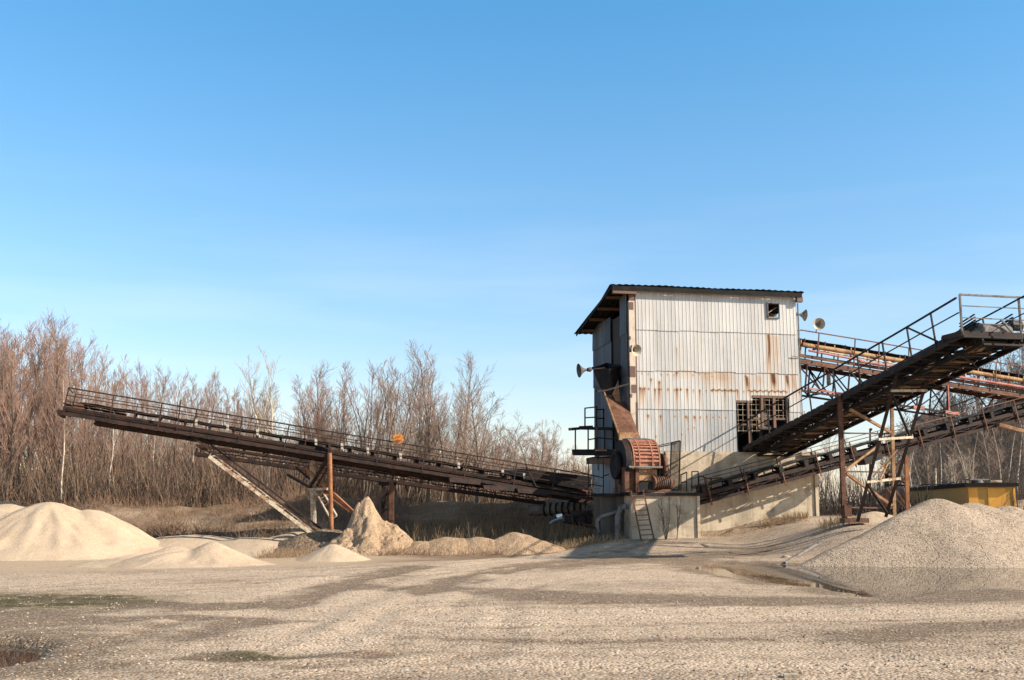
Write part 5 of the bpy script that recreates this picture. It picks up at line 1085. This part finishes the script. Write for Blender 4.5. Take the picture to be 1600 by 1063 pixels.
LAB = {'edge': ('bare reddish tree in the tall clump beyond the biggest sand heap', 'tall reddish clump'),
       'tip': ('slim bare tree in the wood behind the raised tip of the longest conveyor', 'wood behind the conveyor tip'),
       'mid': ('bare grey brown tree in the wood behind the middle of the long conveyor', 'wood behind the middle of the conveyor'),
       'low': ('smaller bare tree far behind the foot of the long conveyor', 'far trees behind the conveyor foot'),
       'rgt': ('sparse bare tree between the building and the trestle', 'sparse trees behind the trestle'),
       'hil': ('bare pale stemmed tree at the foot of the dark hill', 'trees at the foot of the hill'),
       'top': ('bare tree on the crest of the dark hill', 'trees on the hill crest')}
def tree(key, x, y, h, zone, label=None, rz=None, z=None):
    tm, cm, H0 = KINDS[key][:3]; z = h1(x, y) if z is None else z; lab, grp = LAB[zone]
    th = thing('bare_tree', label or lab, 'tree', (x, y, z), None if label else grp); s = h / H0; w = s ** .6 if h < 9 else s
    th.rotation_euler = (0, 0, trng.uniform(0, 6.28) if rz is None else rz); th.scale = (w, w, s)
    for nm, me in (('trunk', tm), ('crown', cm)): o = bpy.data.objects.new(nm, me); COL.objects.link(o); o.parent = th
    NT_[0] += 1
def tree_at(key, px, ptop, D, zone, label=None, **k):
    p = P(px, ptop, D); z = k.pop('z', None); z = h1(p.x, D) if z is None else z; tree(key, p.x, D, (p.z - z) * 1.02, zone, label, z=z, **k)
def skyline(px): return float(np.interp(px, [-80, 0, 60, 120, 150, 175, 230, 300, 370, 400, 470, 520, 600, 650, 720, 755, 775, 800, 850, 900, 925], [520, 520, 508, 525, 560, 592, 582, 600, 592, 612, 606, 585, 562, 556, 572, 600, 655, 660, 652, 690, 700]))
# landmark trees
tree_at('slim_b', 107, 590, 56.5, 'tip', 'pale single trunk standing in front of the wood under the conveyor tip', rz=1.0)
tree_at('slim_b', 178, 615, 57.5, 'tip', 'pale thin trunk in front of the wood, between the conveyor tip and the inclined strut', rz=2.2)
tree_at('birch', 425, 512, 58, 'mid', 'whitest and tallest tree, rising over the middle of the long conveyor', rz=.6)
tree_at('fan_b', 722, 570, 62, 'mid', 'broad fan shaped bare tree where the tall wood ends', rz=.3)
tree_at('fan_a', 655, 556, 62, 'mid', 'tall many stemmed tree behind the orange plate on the railing', rz=1.4)
tree_at('round', 800, 655, 74, 'low', 'round crowned bare tree next to the fan shaped tree, far behind the conveyor', rz=.2)
tree_at('round', 838, 650, 75, 'low', 'round crowned bare tree nearest the building balcony, far behind the conveyor', rz=2.4)
tree_at('slim_b', 400, 735, 57.5, 'mid', 'short pale trunk just behind the inclined strut', rz=2)
for row, (D0, step) in enumerate(((59, 23), (63, 22), (68, 20), (75, 21))):
    px = -110 + row * 7
    while px < 775:
        x_ = px + trng.uniform(-9, 9); D = D0 + trng.uniform(-2, 2.2); top = skyline(x_) + trng.choice([0, 10, 22, 40, 75, 4, 30]) * trng.uniform(.5, 1.2) * (.6 + .16 * (3 - row)) - 4
        if x_ < 160: key, zone = trng.choice(['red_a', 'red_b', 'fan_c', 'red_a', 'slim_a']), 'edge'
        elif x_ < 380: key, zone = trng.choice(['slim_a', 'slim_a', 'slim_b', 'red_a', 'fan_c']), 'tip'
        else: key, zone = trng.choice(['fan_a', 'slim_a', 'fan_c', 'fan_a', 'red_b', 'fan_b']), 'mid'
        if x_ > 380 and row >= 1 and trng.random() < (.72 if row > 1 else .4): px += step; continue
        tree_at(key, x_, top, D, zone); px += step * trng.uniform(.8, 1.25)
for k in range(16): x_ = 765 + k * 11 + trng.uniform(-5, 5); tree_at(trng.choice(['round', 'fan_a', 'fan_c']), x_, skyline(x_) + trng.uniform(2, 42), 76 + trng.uniform(-3, 10), 'low')
for px, tp_ in ((1262, 715), (1283, 640), (1296, 690), (1304, 660), (1330, 735), (1345, 720), (1372, 735), (1275, 745), (1318, 745), (1352, 750)): tree_at(trng.choice(['slim_a', 'slim_b', 'birch']), px, tp_, 66 + trng.uniform(-4, 8), 'rgt')
for px, tp_ in ((1398, 705), (1412, 700), (1424, 690), (1438, 700), (1450, 694), (1462, 688), (1478, 700), (1490, 690), (1505, 676), (1517, 668), (1528, 690), (1541, 670), (1556, 660), (1566, 672), (1580, 655), (1592, 640), (1604, 650), (1620, 645), (1636, 650), (1650, 640)): tree_at(trng.choice(['dark', 'dark', 'birch', 'slim_b']), px, tp_, 74 + trng.uniform(-8, 12), 'hil')
for px in range(1385, 1660, 13):
    D = trng.uniform(125, 160); p = P(px + trng.uniform(-5, 5), 700, D); tree(trng.choice(['dark', 'slim_a', 'fan_a']), p.x, D, trng.uniform(6, 9), 'top', z=float(hill_h(np.array([p.x]), np.array([D]))[0]) - .3)
print('trees', NT_[0])

# far wood and hill wood as single masses, scrub and dry grass nobody could count
def mass(name, label, cat, mat, items, keys):
    V, Fc, off = [], [], 0
    arr = {k: (np.array(KINDS[k][3].v + KINDS[k][4].v), np.array([f for f in KINDS[k][3].f if len(f) == 4]), KINDS[k]) for k in keys}
    for k, x, y, z, h, a in items:
        T, C = KINDS[k][3], KINDS[k][4]; v = np.array(T.v + C.v); s = h / KINDS[k][2]; ca, sa = math.cos(a), math.sin(a)
        w = np.stack([(v[:, 0] * ca - v[:, 1] * sa) * s + x, (v[:, 0] * sa + v[:, 1] * ca) * s + y, v[:, 2] * s + z], -1); V.append(w)
        nt = len(T.v); f = np.concatenate([np.array(T.f), np.array(C.f) + nt]) + off; Fc.append(f); off += len(v)
    V = np.concatenate(V); Fc = np.concatenate(Fc); me = bpy.data.meshes.new(name)
    me.vertices.add(len(V)); me.vertices.foreach_set('co', V.reshape(-1)); me.loops.add(len(Fc) * 4); me.loops.foreach_set('vertex_index', Fc.reshape(-1).astype('i'))
    me.polygons.add(len(Fc)); me.polygons.foreach_set('loop_start', np.arange(len(Fc), dtype='i') * 4); me.update(calc_edges=True); me.materials.append(mat)
    o = bpy.data.objects.new(name, me); COL.objects.link(o); return tag(o, label, cat, kind='stuff')
kind('thin', 'bark', 'grey_twig', 15, 11, 1, .1, 16, 5, 2, 30, .2, .07, .25, .16, tw=.02, rtw=.022)
items = []
for k in range(46): px = trng.uniform(-160, 420); D = trng.uniform(82, 100); p = P(px, skyline(px) + trng.uniform(8, 50), D); z = h1(p.x, D); items.append(('thin', p.x, D, z, p.z - z, trng.uniform(0, 6)))
mass('far_wood', 'far bare wood behind the trees at the left', 'wood', M['shoots'], items, ['thin'])
kind('hillt', 'bark', 'dark_twig', 16, 11, 1, .14, 12, 5, 2, 44, .3, .12, .25, .08, tw=.03, rtw=.035)
items = []
for k in range(190): D = trng.uniform(108, 190); px = trng.uniform(1375, 1700); p = P(px, 700, D); z = float(hill_h(np.array([p.x]), np.array([D]))[0]); items.append(('hillt', p.x, D, z - .3, trng.uniform(5, 8.5), trng.uniform(0, 6)))
mass('hill_wood', 'dark bare wood covering the hill', 'wood', M['dark_twig'], items, ['hillt'])
def shoots(name, label, cat, mat, pts, r, lean):
    T = TB(); rg = random.Random(len(pts))
    gz = ground_h(np.array([q[0] for q in pts]), np.array([q[1] for q in pts]))
    for (x, y, z, h), g_ in zip(pts, gz):
        z += float(g_)
        d = Vector((rg.uniform(-lean, lean), rg.uniform(-lean, lean), 1)); p = Vector((x, y, z - .1)); T.limb(wander(rg, p, d, h, 3, lean * .45, .02), r * rg.uniform(.7, 1.3), r * .4, 3)
    o = bpy.data.objects.new(name, T.mesh(name, mat)); COL.objects.link(o); return tag(o, label, cat, kind='stuff')
pts = []; PD = [(trng.uniform(-140, 930), 55.5 + 30 * trng.random() ** 1.4) for k in range(15000)]; PX_ = np.array([P(a, 790, b).x for a, b in PD]); DN = fbm(PX_ * .35, np.array([b for a, b in PD]) * .35, 3)
for k, (px, D) in enumerate(PD):
    p = P(px, 790, D); dense = float(DN[k])
    if dense < -.30 and D < 66: continue
    if px > 470 and D < 60.5: continue
    h = (1.2 + 2.6 * trng.random() ** 1.5 + (D - 56) * .12) * (1 + .5 * dense)
    if px > 770: h *= .62
    pts.append((p.x, D, 0.0, h))
shoots('scrub', 'brown leafless scrub under the trees at the left', 'scrub', M['shoots'], pts[::2], .017, .42)
shoots('undergrowth', 'grey tangled undergrowth between the trees at the left', 'undergrowth', M['dark_twig'], [(x, y, z, h * .8) for x, y, z, h in pts[1::2]], .016, .75)
pts = []
for k in range(2600):
    px = trng.uniform(1255, 1660); D = trng.uniform(53, 75); p = P(px, 790, D)
    if abs(p.x - (21.8 + .14 * (D - 50))) < 1.6 and D < 63: continue
    pts.append((p.x, D, 0.0, .8 + 2.2 * trng.random() ** 2))
shoots('scrub', 'grey leafless scrub behind the trestle and hut at the right', 'scrub', M['dark_twig'], pts, .018, .3)
pts = []
def patch(px0, px1, py0, py1, n, h, zf=.2):
    for k in range(n):
        g = G(trng.uniform(px0, px1), trng.uniform(py0, py1), zf); pts.append((g.x, g.y, 0.0, h * trng.uniform(.5, 1.3)))
def patch_d(px0, px1, D0, D1, n, h, extra=0.0):
    for k in range(n):
        D = trng.uniform(D0, D1); p = P(trng.uniform(px0, px1), 800, D); pts.append((p.x, D, extra, h * trng.uniform(.5, 1.3)))
patch_d(405, 505, 37, 42.5, 300, .3, .05); patch_d(600, 830, 39.6, 44, 700, .3, .0); patch_d(640, 930, 45, 54, 1800, .9); patch_d(1095, 1265, 44.4, 46, 260, .2, .02); patch_d(1185, 1262, 44.2, 45.2, 260, .3, .2)
patch_d(1280, 1330, 38.5, 41, 250, .4); patch_d(840, 975, 42, 44.5, 500, .35); patch_d(330, 470, 48, 52, 160, .3)
shoots('dry_grass', 'dry brown grass and stalks along the yard rim', 'grass', M['dry_grass'], pts, .011, .45)
brush = []
for k in range(60):
    px = trng.uniform(420, 500) if k < 22 else trng.uniform(600, 840); D = trng.uniform(37.5, 41.5) if k < 22 else trng.uniform(39.2, 41); c_ = P(px, 800, D); hh = trng.uniform(.15, .5)
    for j in range(int(40 * hh) + 8): brush.append((c_.x + trng.gauss(0, .25), D + trng.gauss(0, .25), 0.0, hh * trng.uniform(.5, 1.2)))
for k in range(190):
    px = trng.uniform(100, 640); D = trng.uniform(49, 59.5); c_ = P(px, 800, D); hh = trng.uniform(.3, 1.15)
    for j in range(int(26 * hh) + 10): brush.append((c_.x + trng.gauss(0, .45), D + trng.gauss(0, .4), 0.0, hh * trng.uniform(.5, 1.2)))
shoots('brush', 'low dark leafless brush on the earth bank', 'brush', M['shoots'], brush, .011, .9)
def sapling(label, px, D, h, n, sd, grp=None):
    rg = random.Random(sd); p = P(px, 800, D); z = h1(p.x, D); th = thing('sapling', label, 'sapling', (p.x, D, z), grp); T, C = TB(), TB()
    for k in range(n):
        a = rg.uniform(0, 6.28); st = wander(rg, Vector((0, 0, -.1)), Vector((math.cos(a) * .22, math.sin(a) * .1, 1)), h * rg.uniform(.6, 1), 5, .1, .08); T.limb(st, .02, .008, 4)
        for j in range(7): q, d = along(st, .3 + .1 * j); C.limb(wander(rg, q, side_dir(rg, d, R(38)), h * .28 * rg.uniform(.5, 1.2), 2, .1, .1), .009, .004, 3)
    for nm, tb, mt in (('stem', T, 'dark_twig'), ('twigs', C, 'dark_twig')): o = bpy.data.objects.new(nm, tb.mesh(nm, M[mt])); COL.objects.link(o); o.parent = th
sapling('bushy bare sapling next to the ladder against the concrete pier', 1040, 43.0, 1.9, 4, 1)
sapling('thinner bare sapling nearest the buttress of the pier', 1056, 43.1, 1.7, 2, 2)
sapling('forked bare sapling on the rim mounds under the long conveyor', 735, 43.5, 1.5, 3, 3)
sapling('bare sapling with broken stems at the edge of the building shadow', 820, 43.5, 1.0, 4, 4)
sapling('bare sapling in front of the lower conveyor foot', 850, 45.5, 1.2, 3, 5)
sapling('bare sapling beside the yellow hut corner', 1588, 49.5, 1.3, 3, 6)

# loose stones on the near yard and the heap foot: real pebbles
prg = np.random.RandomState(9); V, Fq = [], []; off = 0
base = np.array([(1, 0, 0), (-1, 0, 0), (0, 1, 0), (0, -1, 0), (0, 0, 1), (0, 0, -1)], float)
fo = np.array([(0, 2, 4), (2, 1, 4), (1, 3, 4), (3, 0, 4), (2, 0, 5), (1, 2, 5), (3, 1, 5), (0, 3, 5)])
N = 15000; D = 8.5 + 24 * prg.rand(N) ** 1.25; xx = (prg.rand(N) - .5) * 1.15 * D; keep = fbm(xx * .8, D * .8, 4) + .25 * prg.rand(N) > -.02
xx, D = xx[keep], D[keep]; zz = ground_h(xx, D); ok = zz > .03; xx, D, zz = xx[ok], D[ok], zz[ok]; n = len(xx)
sz = (.008 + .018 * prg.rand(n) ** 3); sc = sz[:, None, None] * (np.array([1, 1, .6]) * (.7 + .6 * prg.rand(n, 1, 3))); an = prg.rand(n) * 6.28
v = base[None] * sc; ca, sa = np.cos(an)[:, None], np.sin(an)[:, None]; v = np.stack([v[..., 0] * ca - v[..., 1] * sa, v[..., 0] * sa + v[..., 1] * ca, v[..., 2]], -1) + np.stack([xx, D, zz + sz * .25], -1)[:, None]
me = bpy.data.meshes.new('pebbles'); me.from_pydata(v.reshape(-1, 3).tolist(), [], (fo[None] + 6 * np.arange(n)[:, None, None]).reshape(-1, 3).tolist())
t = NT('pebble stone'); t_v = t.n.new('ShaderNodeSeparateColor'); t.link(t.voro(9), t_v.inputs[0]); me.materials.append(t.done(t.mix(t_v.outputs[0], (.24, .18, .13), (.52, .42, .32)), .9)); me.update()
o = bpy.data.objects.new('pebbles', me); COL.objects.link(o); tag(o, 'loose pebbles scattered over the yard', 'pebbles', kind='stuff')
